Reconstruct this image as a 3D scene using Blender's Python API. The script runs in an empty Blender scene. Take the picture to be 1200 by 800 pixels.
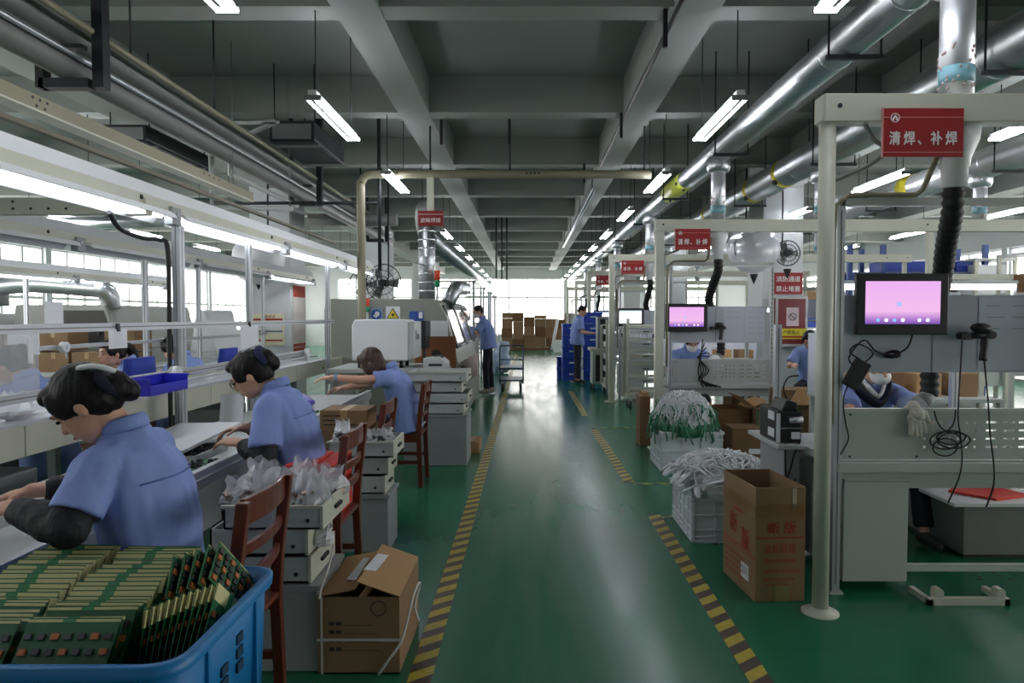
import bpy, bmesh, math, random
from mathutils import Vector, Matrix, Euler, Quaternion, noise
R = random.Random(7)
S = bpy.context.scene
COL = S.collection
PI = math.pi
def rad(a): return a * PI / 180

# ---------------------------------------------------------------- camera, world, exposure
cd = bpy.data.cameras.new('camera'); cam = bpy.data.objects.new('camera', cd); COL.objects.link(cam)
cam.location = (0, 0, 1.45)
cam.rotation_euler = (rad(90 - 2.076), 0, 0); cd.shift_x = -17 / 1200
cd.lens = 24; cd.sensor_width = 36; cd.clip_start = 0.05; cd.clip_end = 200
S.camera = cam
S.view_settings.view_transform = 'Standard'; S.view_settings.look = 'None'
S.view_settings.gamma = 1; S.view_settings.use_curve_mapping = False
S.view_settings.exposure = 0.86
W = bpy.data.worlds.new('sky'); S.world = W; W.use_nodes = True
W.node_tree.nodes['Background'].inputs[0].default_value = (1.0, 0.98, 0.955, 1)
W.node_tree.nodes['Background'].inputs[1].default_value = 4.5
S.cycles.max_bounces = 7; S.cycles.diffuse_bounces = 4; S.cycles.glossy_bounces = 3
S.cycles.transparent_max_bounces = 12; S.cycles.transmission_bounces = 4
S.cycles.sample_clamp_indirect = 6.0
S.cycles.caustics_reflective = False; S.cycles.caustics_refractive = False
S.cycles.use_denoising = True
try: S.cycles.use_light_tree = True
except Exception: pass
TUBE = 18.0        # emission of the fluorescent tubes

def portal(name, loc, rot, sx, sy):
    l = bpy.data.lights.new(name, 'AREA'); l.shape = 'RECTANGLE'; l.size = sx; l.size_y = sy
    l.cycles.is_portal = True
    o = bpy.data.objects.new(name, l); COL.objects.link(o); o.location = loc; o.rotation_euler = rot
portal('daylight_portal_west', (-11.45, 14.0, 2.0), (0, rad(-90), 0), 2.4, 40.0)
portal('daylight_portal_east', (11.45, 14.0, 2.0), (0, rad(90), 0), 2.4, 40.0)
portal('daylight_portal_north', (0, 33.95, 1.95), (rad(-90), 0, 0), 21.0, 3.2)

# ---------------------------------------------------------------- materials
def lin(c):
    def f(v):
        v /= 255.0
        return v / 12.92 if v <= 0.04045 else ((v + 0.055) / 1.055) ** 2.4
    return (f(c[0]), f(c[1]), f(c[2]), 1)
MATS = {}
def mat(name, c, rough=0.5, metal=0.0, var=0.0, vscale=6.0, bump=0.0, bscale=40.0, stretch=(1, 1, 1), emit=0.0, coat=0.0, rvar=0.0, alpha=1.0):
    if name in MATS: return MATS[name]
    m = bpy.data.materials.new(name); m.use_nodes = True; nt = m.node_tree; n = nt.nodes; L = nt.links
    b = n['Principled BSDF']; col = lin(c)
    b.inputs['Base Color'].default_value = col
    b.inputs['Roughness'].default_value = rough; b.inputs['Metallic'].default_value = metal
    if coat: b.inputs['Coat Weight'].default_value = coat
    if emit:
        b.inputs['Emission Color'].default_value = col; b.inputs['Emission Strength'].default_value = emit
    if alpha < 1: b.inputs['Alpha'].default_value = alpha
    if var or bump or rvar:
        tc = n.new('ShaderNodeTexCoord'); mp = n.new('ShaderNodeMapping'); mp.inputs['Scale'].default_value = stretch
        L.new(tc.outputs['Object'], mp.inputs['Vector'])
    if var or rvar:
        nz = n.new('ShaderNodeTexNoise'); nz.inputs['Scale'].default_value = vscale; nz.inputs['Detail'].default_value = 5
        L.new(mp.outputs[0], nz.inputs['Vector'])
    if var:
        mx = n.new('ShaderNodeMix'); mx.data_type = 'RGBA'
        mx.inputs['A'].default_value = tuple(max(0, v * (1 - var)) for v in col[:3]) + (1,)
        mx.inputs['B'].default_value = tuple(min(1, v * (1 + var)) for v in col[:3]) + (1,)
        L.new(nz.outputs['Fac'], mx.inputs['Factor']); L.new(mx.outputs['Result'], b.inputs['Base Color'])
    if rvar:
        mr = n.new('ShaderNodeMapRange'); mr.inputs['To Min'].default_value = max(0.02, rough - rvar); mr.inputs['To Max'].default_value = rough + rvar
        mr.inputs['From Min'].default_value = 0.3; mr.inputs['From Max'].default_value = 0.7
        L.new(nz.outputs['Fac'], mr.inputs['Value']); L.new(mr.outputs[0], b.inputs['Roughness'])
    if bump:
        bz = n.new('ShaderNodeTexNoise'); bz.inputs['Scale'].default_value = bscale; bz.inputs['Detail'].default_value = 3
        L.new(mp.outputs[0], bz.inputs['Vector'])
        bp = n.new('ShaderNodeBump'); bp.inputs['Strength'].default_value = bump; bp.inputs['Distance'].default_value = 0.02
        L.new(bz.outputs['Fac'], bp.inputs['Height']); L.new(bp.outputs[0], b.inputs['Normal'])
    MATS[name] = m
    return m
def film(name, c, opac, rough=0.15, gl=0.25):
    """thin clear film / glass: part transparent, part glossy, part diffuse"""
    if name in MATS: return MATS[name]
    m = bpy.data.materials.new(name); m.use_nodes = True; nt = m.node_tree; n = nt.nodes; L = nt.links
    n.remove(n['Principled BSDF']); out = n['Material Output']
    tr = n.new('ShaderNodeBsdfTransparent'); gs = n.new('ShaderNodeBsdfGlossy'); gs.inputs['Roughness'].default_value = rough
    df = n.new('ShaderNodeBsdfDiffuse'); df.inputs['Color'].default_value = lin(c)
    m1 = n.new('ShaderNodeMixShader'); m1.inputs[0].default_value = gl
    L.new(df.outputs[0], m1.inputs[1]); L.new(gs.outputs[0], m1.inputs[2])
    m2 = n.new('ShaderNodeMixShader'); m2.inputs[0].default_value = opac
    L.new(tr.outputs[0], m2.inputs[1]); L.new(m1.outputs[0], m2.inputs[2]); L.new(m2.outputs[0], out.inputs['Surface'])
    MATS[name] = m
    return m

M_cream = mat('cream_paint', (196, 196, 180), 0.42, var=0.06, vscale=3)
M_olive = mat('olive_paint', (96, 90, 72), 0.5)
M_creamdark = mat('cream_paint_aged', (138, 133, 110), 0.5, var=0.12, vscale=4)
M_alu = mat('aluminium_profile', (200, 203, 208), 0.38, 0.75)
M_white = mat('white_enamel', (222, 224, 226), 0.4)
M_grey = mat('grey_enamel', (150, 154, 156), 0.45, var=0.05)
M_lgrey = mat('light_grey_enamel', (186, 190, 188), 0.42, var=0.05, vscale=3)
M_panel = mat('grey_steel_panel', (178, 184, 182), 0.45, var=0.05, vscale=2)
M_board = mat('blue_grey_board', (184, 189, 200), 0.5)
M_conc = mat('white_concrete', (146, 150, 145), 0.85, var=0.08, vscale=1.2, bump=0.05, bscale=12)
M_plaster = mat('white_plaster', (206, 208, 210), 0.8, var=0.04, vscale=1.0)
M_galv = mat('galvanised_steel', (200, 204, 208), 0.36, 1.0, var=0.1, vscale=5, bump=0.012, bscale=8, rvar=0.06)
M_foil = mat('foil_wrap', (218, 220, 224), 0.4, 0.8, var=0.06, vscale=12, bump=0.1, bscale=20, rvar=0.08)
M_ductgrey = mat('grey_duct', (124, 126, 124), 0.5, 0.1, var=0.1)
M_black = mat('black_plastic', (20, 21, 23), 0.45)
M_dark = mat('dark_steel', (34, 38, 42), 0.55, 0.2)
M_rubber = mat('black_rubber', (14, 14, 15), 0.6, bump=0.1, bscale=60)
M_card = mat('brown_cardboard', (138, 110, 80), 0.85, var=0.08, vscale=5, bump=0.05, bscale=30)
M_carddark = mat('dark_cardboard', (112, 82, 54), 0.85, var=0.1, vscale=5)
M_cardlight = mat('cardboard_inside', (176, 138, 94), 0.85, var=0.08)
M_paper = mat('white_paper', (226, 228, 232), 0.7)
M_red = mat('sign_red', (150, 22, 26), 0.45)
M_redink = mat('red_ink', (160, 52, 36), 0.8)
M_ink = mat('black_ink', (52, 44, 38), 0.8)
M_signwhite = mat('sign_white', (226, 222, 222), 0.5)
M_bluecrate = mat('blue_plastic', (24, 118, 178), 0.4, var=0.06)
M_bluebin = mat('violet_blue_plastic', (44, 44, 190), 0.4)
M_navybox = mat('royal_blue_plastic', (24, 62, 168), 0.45)
M_bluesteel = mat('blue_steel', (42, 74, 142), 0.45)
M_whitecrate = mat('white_plastic_crate', (208, 212, 216), 0.5)
M_wood = mat('red_brown_wood', (96, 42, 26), 0.35, var=0.3, vscale=7, stretch=(6, 6, 1), coat=0.2)
M_brownboard = mat('brown_wood_board', (122, 74, 40), 0.5, var=0.2, vscale=6)
M_tube = mat('fluorescent_tube', (244, 248, 255), 0.4, emit=TUBE)
M_line = mat('canopy_tube', (246, 249, 255), 0.4, emit=9.0)
M_led = mat('led_bar', (246, 248, 255), 0.4, emit=9.0)
M_skin = mat('skin', (206, 158, 132), 0.5, var=0.08, vscale=25)
M_hair = mat('black_hair', (20, 17, 17), 0.5, bump=0.3, bscale=70, stretch=(1, 1, 0.15))
M_hair.node_tree.nodes['Principled BSDF'].inputs['Specular IOR Level'].default_value = 0.25
M_hairbrown = mat('brown_hair', (62, 40, 32), 0.4, bump=0.6, bscale=60, stretch=(1, 1, 0.15))
M_shirt = mat('blue_work_shirt', (130, 150, 208), 0.8, var=0.05, vscale=5, bump=0.35, bscale=7, stretch=(1, 1, 0.4))
M_navy = mat('navy_cloth', (26, 30, 46), 0.85, bump=0.2, bscale=20)
M_jean = mat('dark_trousers', (28, 30, 40), 0.85, bump=0.2, bscale=20)
M_shoe = mat('dark_shoe', (30, 28, 30), 0.6)
M_shoegrey = mat('grey_shoe', (140, 138, 136), 0.6)
M_eye = mat('eye_dark', (22, 16, 14), 0.2)
M_lip = mat('lips', (176, 98, 92), 0.5)
M_glass = film('window_glass', (240, 245, 250), 0.07, 0.02, 0.8)
M_acryl = film('acrylic_sheet', (222, 226, 230), 0.34, 0.2, 0.15)
M_bag = film('clear_plastic_bag', (236, 238, 246), 0.48, 0.25, 0.25)
M_bagw = film('milky_plastic_bag', (236, 238, 244), 0.8, 0.3, 0.25)
M_pcb = mat('circuit_board_green', (26, 92, 50), 0.5, var=0.2, vscale=60)
M_pcbedge = mat('circuit_board_edge', (208, 204, 146), 0.6)
M_copper = mat('orange_component', (186, 104, 56), 0.5)
M_comp = mat('dark_component', (44, 44, 50), 0.4)
M_metalpart = mat('small_metal_parts', (150, 132, 122), 0.35, 0.6, var=0.4, vscale=90)
M_yellow = mat('sign_yellow', (214, 196, 40), 0.5)
M_blue = mat('sign_blue', (36, 84, 160), 0.5)
M_redfoam = mat('red_foam', (222, 66, 54), 0.7, var=0.08, vscale=30)
M_greencable = mat('green_cable', (58, 122, 92), 0.5)
M_whitecable = mat('white_cable', (216, 218, 220), 0.5)

# ---------------------------------------------------------------- mesh builder
def catmull(pts, n=6):
    P = [Vector(p) for p in pts]
    if len(P) < 3: return P
    out = []
    for i in range(len(P) - 1):
        p0 = P[max(i - 1, 0)]; p1 = P[i]; p2 = P[i + 1]; p3 = P[min(i + 2, len(P) - 1)]
        for k in range(n):
            t = k / n
            out.append(0.5 * ((2 * p1) + (-p0 + p2) * t + (2 * p0 - 5 * p1 + 4 * p2 - p3) * t * t + (-p0 + 3 * p1 - 3 * p2 + p3) * t ** 3))
    out.append(P[-1]); return out

class MB:
    def __init__(s): s.v = []; s.f = []; s.sm = []
    def add(s, vs, fs, smooth=False):
        k = len(s.v); s.v += [Vector(v) for v in vs]; s.f += [tuple(i + k for i in f) for f in fs]; s.sm += [smooth] * len(fs); return s
    def box(s, x0, y0, z0, x1, y1, z1):
        return s.add([(x0, y0, z0), (x1, y0, z0), (x1, y1, z0), (x0, y1, z0), (x0, y0, z1), (x1, y0, z1), (x1, y1, z1), (x0, y1, z1)],
                     [(3, 2, 1, 0), (4, 5, 6, 7), (0, 1, 5, 4), (1, 2, 6, 5), (2, 3, 7, 6), (3, 0, 4, 7)])
    def cbox(s, c, d, rot=None):
        h = [q / 2 for q in d]; M = rot.to_matrix() if rot is not None else Matrix.Identity(3); c = Vector(c)
        vs = [c + M @ Vector((sx * h[0], sy * h[1], sz * h[2])) for sz in (-1, 1) for sx, sy in ((-1, -1), (1, -1), (1, 1), (-1, 1))]
        return s.add(vs, [(3, 2, 1, 0), (4, 5, 6, 7), (0, 1, 5, 4), (1, 2, 6, 5), (2, 3, 7, 6), (3, 0, 4, 7)])
    def bar(s, a, b, w, h):
        a = Vector(a); b = Vector(b); d = (b - a); L = d.length
        if L < 1e-6: return s
        q = d.to_track_quat('X', 'Z'); return s.cbox((a + b) / 2, (L, w, h), q)
    def rings(s, rs, smooth=True, cap=True, close=False):
        n = len(rs[0]); vs = [p for r in rs for p in r]; fs = []
        m = len(rs)
        for i in range(m - 1 if not close else m):
            a = i * n; b = ((i + 1) % m) * n
            for j in range(n): fs.append((a + j, a + (j + 1) % n, b + (j + 1) % n, b + j))
        s.add(vs, fs, smooth)
        if cap and not close:
            k = len(s.v) - len(vs)
            s.f.append(tuple(k + j for j in range(n))[::-1]); s.sm.append(False)
            s.f.append(tuple(k + (m - 1) * n + j for j in range(n))); s.sm.append(False)
        return s
    def tube(s, pts, r, seg=8, cap=True, flat=None):
        P = [Vector(p) for p in pts]; n = len(P)
        rr = r if isinstance(r, (list, tuple)) else [r] * n
        T = [(P[min(i + 1, n - 1)] - P[max(i - 1, 0)]).normalized() for i in range(n)]
        u = Vector((0, 0, 1)) if abs(T[0].z) < 0.9 else Vector((1, 0, 0))
        rs = []
        for i in range(n):
            u = (u - T[i] * u.dot(T[i]))
            if u.length < 1e-6: u = T[i].orthogonal()
            u.normalize(); w = T[i].cross(u)
            k1, k2 = (1, 1) if flat is None else flat
            rs.append([P[i] + (u * math.cos(a) * k1 + w * math.sin(a) * k2) * rr[i] for a in [2 * PI * j / seg for j in range(seg)]])
        return s.rings(rs, True, cap)
    def cyl(s, a, b, r, r2=None, seg=16, cap=True): return s.tube([a, b], [r, r if r2 is None else r2], seg, cap)
    def lathe(s, c, prof, axis=(0, 0, 1), seg=20, cap=True):
        c = Vector(c); q = Vector((0, 0, 1)).rotation_difference(Vector(axis))
        rs = [[c + q @ Vector((r * math.cos(2 * PI * j / seg), r * math.sin(2 * PI * j / seg), z)) for j in range(seg)] for r, z in prof]
        return s.rings(rs, True, cap)
    def ell(s, c, r, rot=None, nu=12, nv=8):
        c = Vector(c); M = rot if rot is not None else Matrix.Identity(3); rs = []
        for i in range(1, nv):
            t = PI * i / nv
            rs.append([c + M @ Vector((r[0] * math.sin(t) * math.cos(2 * PI * j / nu), r[1] * math.sin(t) * math.sin(2 * PI * j / nu), -r[2] * math.cos(t))) for j in range(nu)])
        k = len(s.v); s.rings(rs, True, False)
        a = len(s.v); s.v.append(c + M @ Vector((0, 0, -r[2]))); s.v.append(c + M @ Vector((0, 0, r[2])))
        for j in range(nu):
            s.f.append((a, k + (j + 1) % nu, k + j)); s.sm.append(True)
            q = k + (nv - 2) * nu; s.f.append((a + 1, q + j, q + (j + 1) % nu)); s.sm.append(True)
        return s
    def prism(s, poly, a, b):
        """poly: list of 3D points in one plane; extruded by vector b-a"""
        d = Vector(b) - Vector(a); n = len(poly); P = [Vector(p) for p in poly]
        vs = P + [p + d for p in P]
        fs = [tuple(range(n))[::-1], tuple(range(n, 2 * n))] + [(i, (i + 1) % n, n + (i + 1) % n, n + i) for i in range(n)]
        return s.add(vs, fs)
    def quad(s, a, b, c, d): return s.add([a, b, c, d], [(0, 1, 2, 3)])
    def mesh(s, name, m, shift=Vector((0, 0, 0))):
        me = bpy.data.meshes.new(name); me.from_pydata([v - shift for v in s.v], [], s.f)
        me.polygons.foreach_set('use_smooth', s.sm)
        if m is not None: me.materials.append(m)
        bm = bmesh.new(); bm.from_mesh(me); bmesh.ops.recalc_face_normals(bm, faces=bm.faces); bm.to_mesh(me); bm.free()
        return me
    def build(s, name, m, parent=None, bevel=0.0, kind=None):
        """link as ONE object; coordinates are world unless the parent chain is at the origin"""
        base = Vector((0, 0, 0)); p = parent
        while p is not None: base = base + p.location; p = p.parent
        if parent is None:
            xs = [v.x for v in s.v]; ys = [v.y for v in s.v]; zs = [v.z for v in s.v]
            base = Vector(((min(xs) + max(xs)) / 2, (min(ys) + max(ys)) / 2, min(zs)))
        o = bpy.data.objects.new(name, s.mesh(name, m, base)); COL.objects.link(o)
        if parent is None: o.location = base
        else: o.parent = parent
        if bevel:
            md = o.modifiers.new('edge', 'BEVEL'); md.width = bevel; md.segments = 2; md.limit_method = 'ANGLE'; md.angle_limit = rad(40)
        if kind: o['kind'] = kind
        return o
def tag(o, label, cat, group=None):
    o['label'] = label; o['category'] = cat
    if group: o['group'] = group
    return o
def thing(name, label, cat, loc=(0, 0, 0), group=None):
    o = bpy.data.objects.new(name, None); COL.objects.link(o); o.location = loc; o.empty_display_size = 0.1
    return tag(o, label, cat, group)
def struct(name, mb, m, parent=None, bevel=0.0):
    o = mb.build(name, m, parent, bevel)
    if parent is None: o['kind'] = 'structure'
    return o
def dup(root, loc=None, label=None, rotz=None, group=None, offset=None):
    r = root.copy(); COL.objects.link(r)
    if loc is not None: r.location = loc
    if offset is not None: r.location = root.location + Vector(offset)
    if rotz is not None: r.rotation_euler = (root.rotation_euler.x, root.rotation_euler.y, rotz)
    if label: r['label'] = label
    if group: r['group'] = group
    def kids(o, n):
        for ch in list(o.children):
            c = ch.copy(); COL.objects.link(c); c.parent = n; kids(ch, c)
    kids(root, r); return r
def piece(o, parent, off=(0, 0, 0), rot=None):
    """an alike piece sharing mesh data"""
    c = o.copy(); COL.objects.link(c); c.parent = parent; c.location = o.location + Vector(off)
    if rot is not None: c.rotation_euler = rot
    return c
def text(body, h, origin, xd, yd, m, parent, name='lettering', align='LEFT', bold=0.0, squash=1.0):
    """flat lettering lying on a surface: xd along the line, yd up"""
    cu = bpy.data.curves.new('txt', 'FONT'); cu.body = body; cu.size = h; cu.align_x = align; cu.extrude = 0.0006; cu.resolution_u = 2
    me = evaluated_mesh(bpy.data.objects.new('txt', cu)); bpy.data.curves.remove(cu)
    xd = Vector(xd).normalized(); yd = Vector(yd).normalized(); zd = xd.cross(yd)
    base = Vector((0, 0, 0)); p = parent
    while p is not None: base = base + p.location; p = p.parent
    me.transform(Matrix.Translation(Vector(origin) + zd * 0.0015 - base) @ Matrix(((xd.x, yd.x, zd.x, 0), (xd.y, yd.y, zd.y, 0), (xd.z, yd.z, zd.z, 0), (0, 0, 0, 1))) @ Matrix.Diagonal((squash, 1, 1, 1)))
    if bold:
        bm = bmesh.new()
        for dx, dz in ((-1, 0), (1, 0), (0, 1), (0, -1)):
            c = me.copy(); c.transform(Matrix.Translation(xd * bold * dx * .6 + yd * bold * dz * .6 + zd * .00015 * (dx + 2 * dz))); bm.from_mesh(c); bpy.data.meshes.remove(c)
        bm.to_mesh(me); bm.free()
    me.materials.clear(); me.materials.append(m); me.name = name
    o = bpy.data.objects.new(name, me); COL.objects.link(o); o.parent = parent
    return o
_scr = bpy.data.scenes.new('scratch')
def evaluated_mesh(o):
    """mesh of a temporary object with its modifiers, evaluated in an otherwise empty scene"""
    _scr.collection.objects.link(o); vl = _scr.view_layers[0]; vl.update(); dg = vl.depsgraph
    me = bpy.data.meshes.new_from_object(o.evaluated_get(dg)); bpy.data.objects.remove(o); return me
def nth(i): return ['first', 'second', 'third', 'fourth', 'fifth', 'sixth', 'seventh', 'eighth', 'ninth', 'tenth', 'eleventh', 'twelfth', 'thirteenth', 'fourteenth', 'fifteenth', 'sixteenth', 'seventeenth', 'eighteenth', 'nineteenth', 'twentieth'][i] if i < 20 else '%dth' % (i + 1)
# ================================================================ STRUCTURE
def floor_mat():
    m = bpy.data.materials.new('green_epoxy_floor'); m.use_nodes = True; nt = m.node_tree; n = nt.nodes; L = nt.links
    b = n['Principled BSDF']
    tc = n.new('ShaderNodeTexCoord')
    a = n.new('ShaderNodeTexNoise'); a.inputs['Scale'].default_value = 0.9; a.inputs['Detail'].default_value = 8; a.inputs['Roughness'].default_value = 0.65
    L.new(tc.outputs['Object'], a.inputs['Vector'])
    mp = n.new('ShaderNodeMapping'); mp.inputs['Scale'].default_value = (5.0, 0.7, 1); L.new(tc.outputs['Object'], mp.inputs['Vector'])
    s = n.new('ShaderNodeTexNoise'); s.inputs['Scale'].default_value = 1.2; s.inputs['Detail'].default_value = 4; L.new(mp.outputs[0], s.inputs['Vector'])
    r = n.new('ShaderNodeValToRGB'); e = r.color_ramp.elements
    e[0].position = 0.25; e[0].color = lin((22, 100, 72)); e[1].position = 0.8; e[1].color = lin((34, 116, 84))
    L.new(a.outputs['Fac'], r.inputs['Fac'])
    # worn grey walkway along the middle of the aisle
    sx = n.new('ShaderNodeSeparateXYZ'); L.new(tc.outputs['Object'], sx.inputs[0])
    ad = n.new('ShaderNodeMath'); ad.operation = 'ADD'; ad.inputs[1].default_value = -0.25; L.new(sx.outputs[0], ad.inputs[0])
    ab = n.new('ShaderNodeMath'); ab.operation = 'ABSOLUTE'; L.new(ad.outputs[0], ab.inputs[0])
    mr = n.new('ShaderNodeMapRange'); mr.inputs['From Min'].default_value = 0.1; mr.inputs['From Max'].default_value = 0.8; mr.inputs['To Min'].default_value = 1; mr.inputs['To Max'].default_value = 0
    L.new(ab.outputs[0], mr.inputs['Value'])
    ms = n.new('ShaderNodeMapRange'); ms.inputs['From Min'].default_value = 0.1; ms.inputs['From Max'].default_value = 0.9; L.new(s.outputs['Fac'], ms.inputs['Value'])
    mu = n.new('ShaderNodeMath'); mu.operation = 'MULTIPLY'; L.new(mr.outputs[0], mu.inputs[0]); L.new(ms.outputs[0], mu.inputs[1])
    mx = n.new('ShaderNodeMix'); mx.data_type = 'RGBA'; mx.inputs['B'].default_value = lin((84, 116, 102))
    L.new(r.outputs[0], mx.inputs['A']); L.new(mu.outputs[0], mx.inputs['Factor']); L.new(mx.outputs['Result'], b.inputs['Base Color'])
    rr = n.new('ShaderNodeMapRange'); rr.inputs['To Min'].default_value = 0.2; rr.inputs['To Max'].default_value = 0.27
    rr.inputs['From Min'].default_value = 0.3; rr.inputs['From Max'].default_value = 0.7
    L.new(s.outputs['Fac'], rr.inputs['Value']); L.new(rr.outputs[0], b.inputs['Roughness'])
    bz = n.new('ShaderNodeTexNoise'); bz.inputs['Scale'].default_value = 3; bz.inputs['Detail'].default_value = 2; L.new(tc.outputs['Object'], bz.inputs['Vector'])
    bp = n.new('ShaderNodeBump'); bp.inputs['Strength'].default_value = 0.03; bp.inputs['Distance'].default_value = 0.02
    L.new(bz.outputs['Fac'], bp.inputs['Height']); L.new(bp.outputs[0], b.inputs['Normal'])
    return m
struct('floor', MB().box(-11.7, -5, -0.1, 11.7, 34.2, 0.0), floor_mat())
M_slab = mat('ceiling_concrete', (136, 140, 136), 0.9, var=0.08, vscale=0.8, bump=0.06, bscale=6)
struct('ceiling', MB().box(-11.7, -5, 4.15, 11.7, 34.2, 4.3), M_slab)
for bx in (-1.27, 1.27): struct('ceiling_beam', MB().box(bx - 0.175, -5, 3.74, bx + 0.175, 34, 4.16), M_conc)
for bx in (-4.2, 4.2, -8.2, 8.2): struct('ceiling_beam', MB().box(bx - 0.2, -5, 3.55, bx + 0.2, 34, 4.16), M_conc)
k = -3
while 5.27 + 2.63 * k < 33:
    y = 5.27 + 2.63 * k; struct('ceiling_beam', MB().box(-11.5, y - 0.12, 3.75, 11.5, y + 0.12, 4.15), M_conc); k += 1
for sx in (-1, 1):
    for j, cy in enumerate((3.6, 11.6, 19.6, 27.6)):
        if sx < 0 and j == 0: continue
        struct('column', MB().box(sx * 4.2 - 0.33, cy - 0.38, 0, sx * 4.2 + 0.33, cy + 0.38, 4.15), M_plaster, bevel=0.01) if (sx, j) != (1, 0) else None

def windowed_wall(name, axis, at, a0, a1, z0, z1, starts, ww, thick, nv, hz):
    """wall with a row of framed windows; axis 'x': plane x=at running along y; 'y': plane y=at running along x"""
    mb = MB()
    def bx(p, q, za, zb, t0, t1):
        return (t0, p, za, t1, q, zb) if axis == 'x' else (p, t0, za, q, t1, zb)
    t0, t1 = (at - thick, at) if axis == 'x' and at < 0 else (at, at + thick)
    mb.box(*bx(a0, a1, 0, z0, t0, t1)); mb.box(*bx(a0, a1, z1, 4.2, t0, t1))
    prev = a0
    for s_ in starts: mb.box(*bx(prev, s_, z0, z1, t0, t1)); prev = s_ + ww
    mb.box(*bx(prev, a1, z0, z1, t0, t1))
    struct(name, mb, M_plaster)
    tm = (t0 + t1) / 2
    first = None; wn = sum(o.name.startswith('window_') and o.parent is None for o in bpy.data.objects)
    for i, s_ in enumerate(starts):
        if first is None:
            fr = MB(); f = 0.05
            fr.box(*bx(s_, s_ + f, z0, z1, tm - f / 2, tm + f / 2)); fr.box(*bx(s_ + ww - f, s_ + ww, z0, z1, tm - f / 2, tm + f / 2))
            fr.box(*bx(s_, s_ + ww, z0, z0 + f, tm - f / 2, tm + f / 2)); fr.box(*bx(s_, s_ + ww, z1 - f, z1, tm - f / 2, tm + f / 2))
            e = bpy.data.objects.new('window_%d' % (wn + 1), None); COL.objects.link(e); e['kind'] = 'structure'
            e.location = (at, s_, z0) if axis == 'x' else (s_, at, z0)
            fr.build('window_frame', M_white, e)
            for q in range(1, nv):
                w = s_ + ww * q / nv; MB().box(*bx(w - 0.03, w + 0.03, z0 + f, z1 - f, tm - 0.03, tm + 0.03)).build('mullion', M_lgrey, e)
            for h in hz: MB().box(*bx(s_ + f, s_ + ww - f, h - 0.035, h + 0.035, tm - 0.03, tm + 0.03)).build('transom', M_lgrey, e)
            hs = [z0 + f] + list(hz) + [z1 - f]
            for q in range(nv):
                for h in range(len(hs) - 1):
                    MB().box(*bx(s_ + ww * q / nv + 0.03, s_ + ww * (q + 1) / nv - 0.03, hs[h], hs[h + 1], tm - 0.003, tm + 0.003)).build('pane', M_glass, e)
            first = e
        else:
            d = dup(first, offset=(0, s_ - starts[0], 0) if axis == 'x' else (s_ - starts[0], 0, 0)); d.name = 'window_%d' % (wn + i + 1); d['kind'] = 'structure'
windowed_wall('wall_left', 'x', -11.5, -5, 34.2, 0.9, 3.1, [-4.4 + 4.2 * i for i in range(9)], 4.0, 0.2, 6, [1.9])
windowed_wall('wall_back', 'y', 34.0, -11.7, 11.7, 0.55, 3.35, [-9.4 + 3.8 * i for i in range(5)], 3.7, 0.2, 4, [2.4])
windowed_wall('wall_right', 'x', 11.5, -5, 34.2, 0.9, 3.1, [-4.4 + 4.2 * i for i in range(9)], 4.0, 0.2, 6, [1.9])  # windows of this wall are added, to brighten the repair stations
struct('wall_front', MB().box(-11.7, -5.2, 0, 11.7, -5, 4.2), M_plaster)

# hazard tape on the floor: flat printed tape
def tape_mat():
    m = bpy.data.materials.new('hazard_tape'); m.use_nodes = True; nt = m.node_tree; n = nt.nodes; L = nt.links; b = n['Principled BSDF']
    tc = n.new('ShaderNodeTexCoord'); sx = n.new('ShaderNodeSeparateXYZ'); L.new(tc.outputs['Object'], sx.inputs[0])
    k = n.new('ShaderNodeMath'); k.operation = 'MULTIPLY_ADD'; k.inputs[1].default_value = -0.75; L.new(sx.outputs[0], k.inputs[0]); L.new(sx.outputs[1], k.inputs[2])
    f = n.new('ShaderNodeMath'); f.operation = 'MULTIPLY'; f.inputs[1].default_value = 1 / 0.145; L.new(k.outputs[0], f.inputs[0])
    fr = n.new('ShaderNodeMath'); fr.operation = 'FRACT'; L.new(f.outputs[0], fr.inputs[0])
    gt = n.new('ShaderNodeMath'); gt.operation = 'GREATER_THAN'; gt.inputs[1].default_value = 0.5; L.new(fr.outputs[0], gt.inputs[0])
    nz = n.new('ShaderNodeTexNoise'); nz.inputs['Scale'].default_value = 22; nz.inputs['Detail'].default_value = 6; L.new(tc.outputs['Object'], nz.inputs['Vector'])
    ye = n.new('ShaderNodeMix'); ye.data_type = 'RGBA'; ye.inputs['A'].default_value = lin((146, 132, 40)); ye.inputs['B'].default_value = lin((206, 188, 62)); L.new(nz.outputs['Fac'], ye.inputs['Factor'])
    bk = n.new('ShaderNodeMix'); bk.data_type = 'RGBA'; bk.inputs['A'].default_value = lin((40, 32, 30)); bk.inputs['B'].default_value = lin((92, 76, 66)); L.new(nz.outputs['Fac'], bk.inputs['Factor'])
    mx = n.new('ShaderNodeMix'); mx.data_type = 'RGBA'; L.new(gt.outputs[0], mx.inputs['Factor']); L.new(bk.outputs['Result'], mx.inputs['A']); L.new(ye.outputs['Result'], mx.inputs['B'])
    L.new(mx.outputs['Result'], b.inputs['Base Color']); b.inputs['Roughness'].default_value = 0.4
    return m
M_tape = tape_mat()
ti = [0]
def tape(x0, y0, x1, y1, w=0.095):
    a = Vector((x0, y0, 0)); b = Vector((x1, y1, 0)); d = b - a; ti[0] += 1; ny = max(1, int(d.length / 0.5)); hw = w / 2
    mb = MB().box(-hw, 0, 0, hw, d.length, 0.002)
    o = bpy.data.objects.new('trim_%d' % ti[0], mb.mesh('tape', M_tape)); COL.objects.link(o); o.location = a; o.rotation_euler = (0, 0, -math.atan2(d.x, d.y)); o['kind'] = 'structure'
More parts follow.
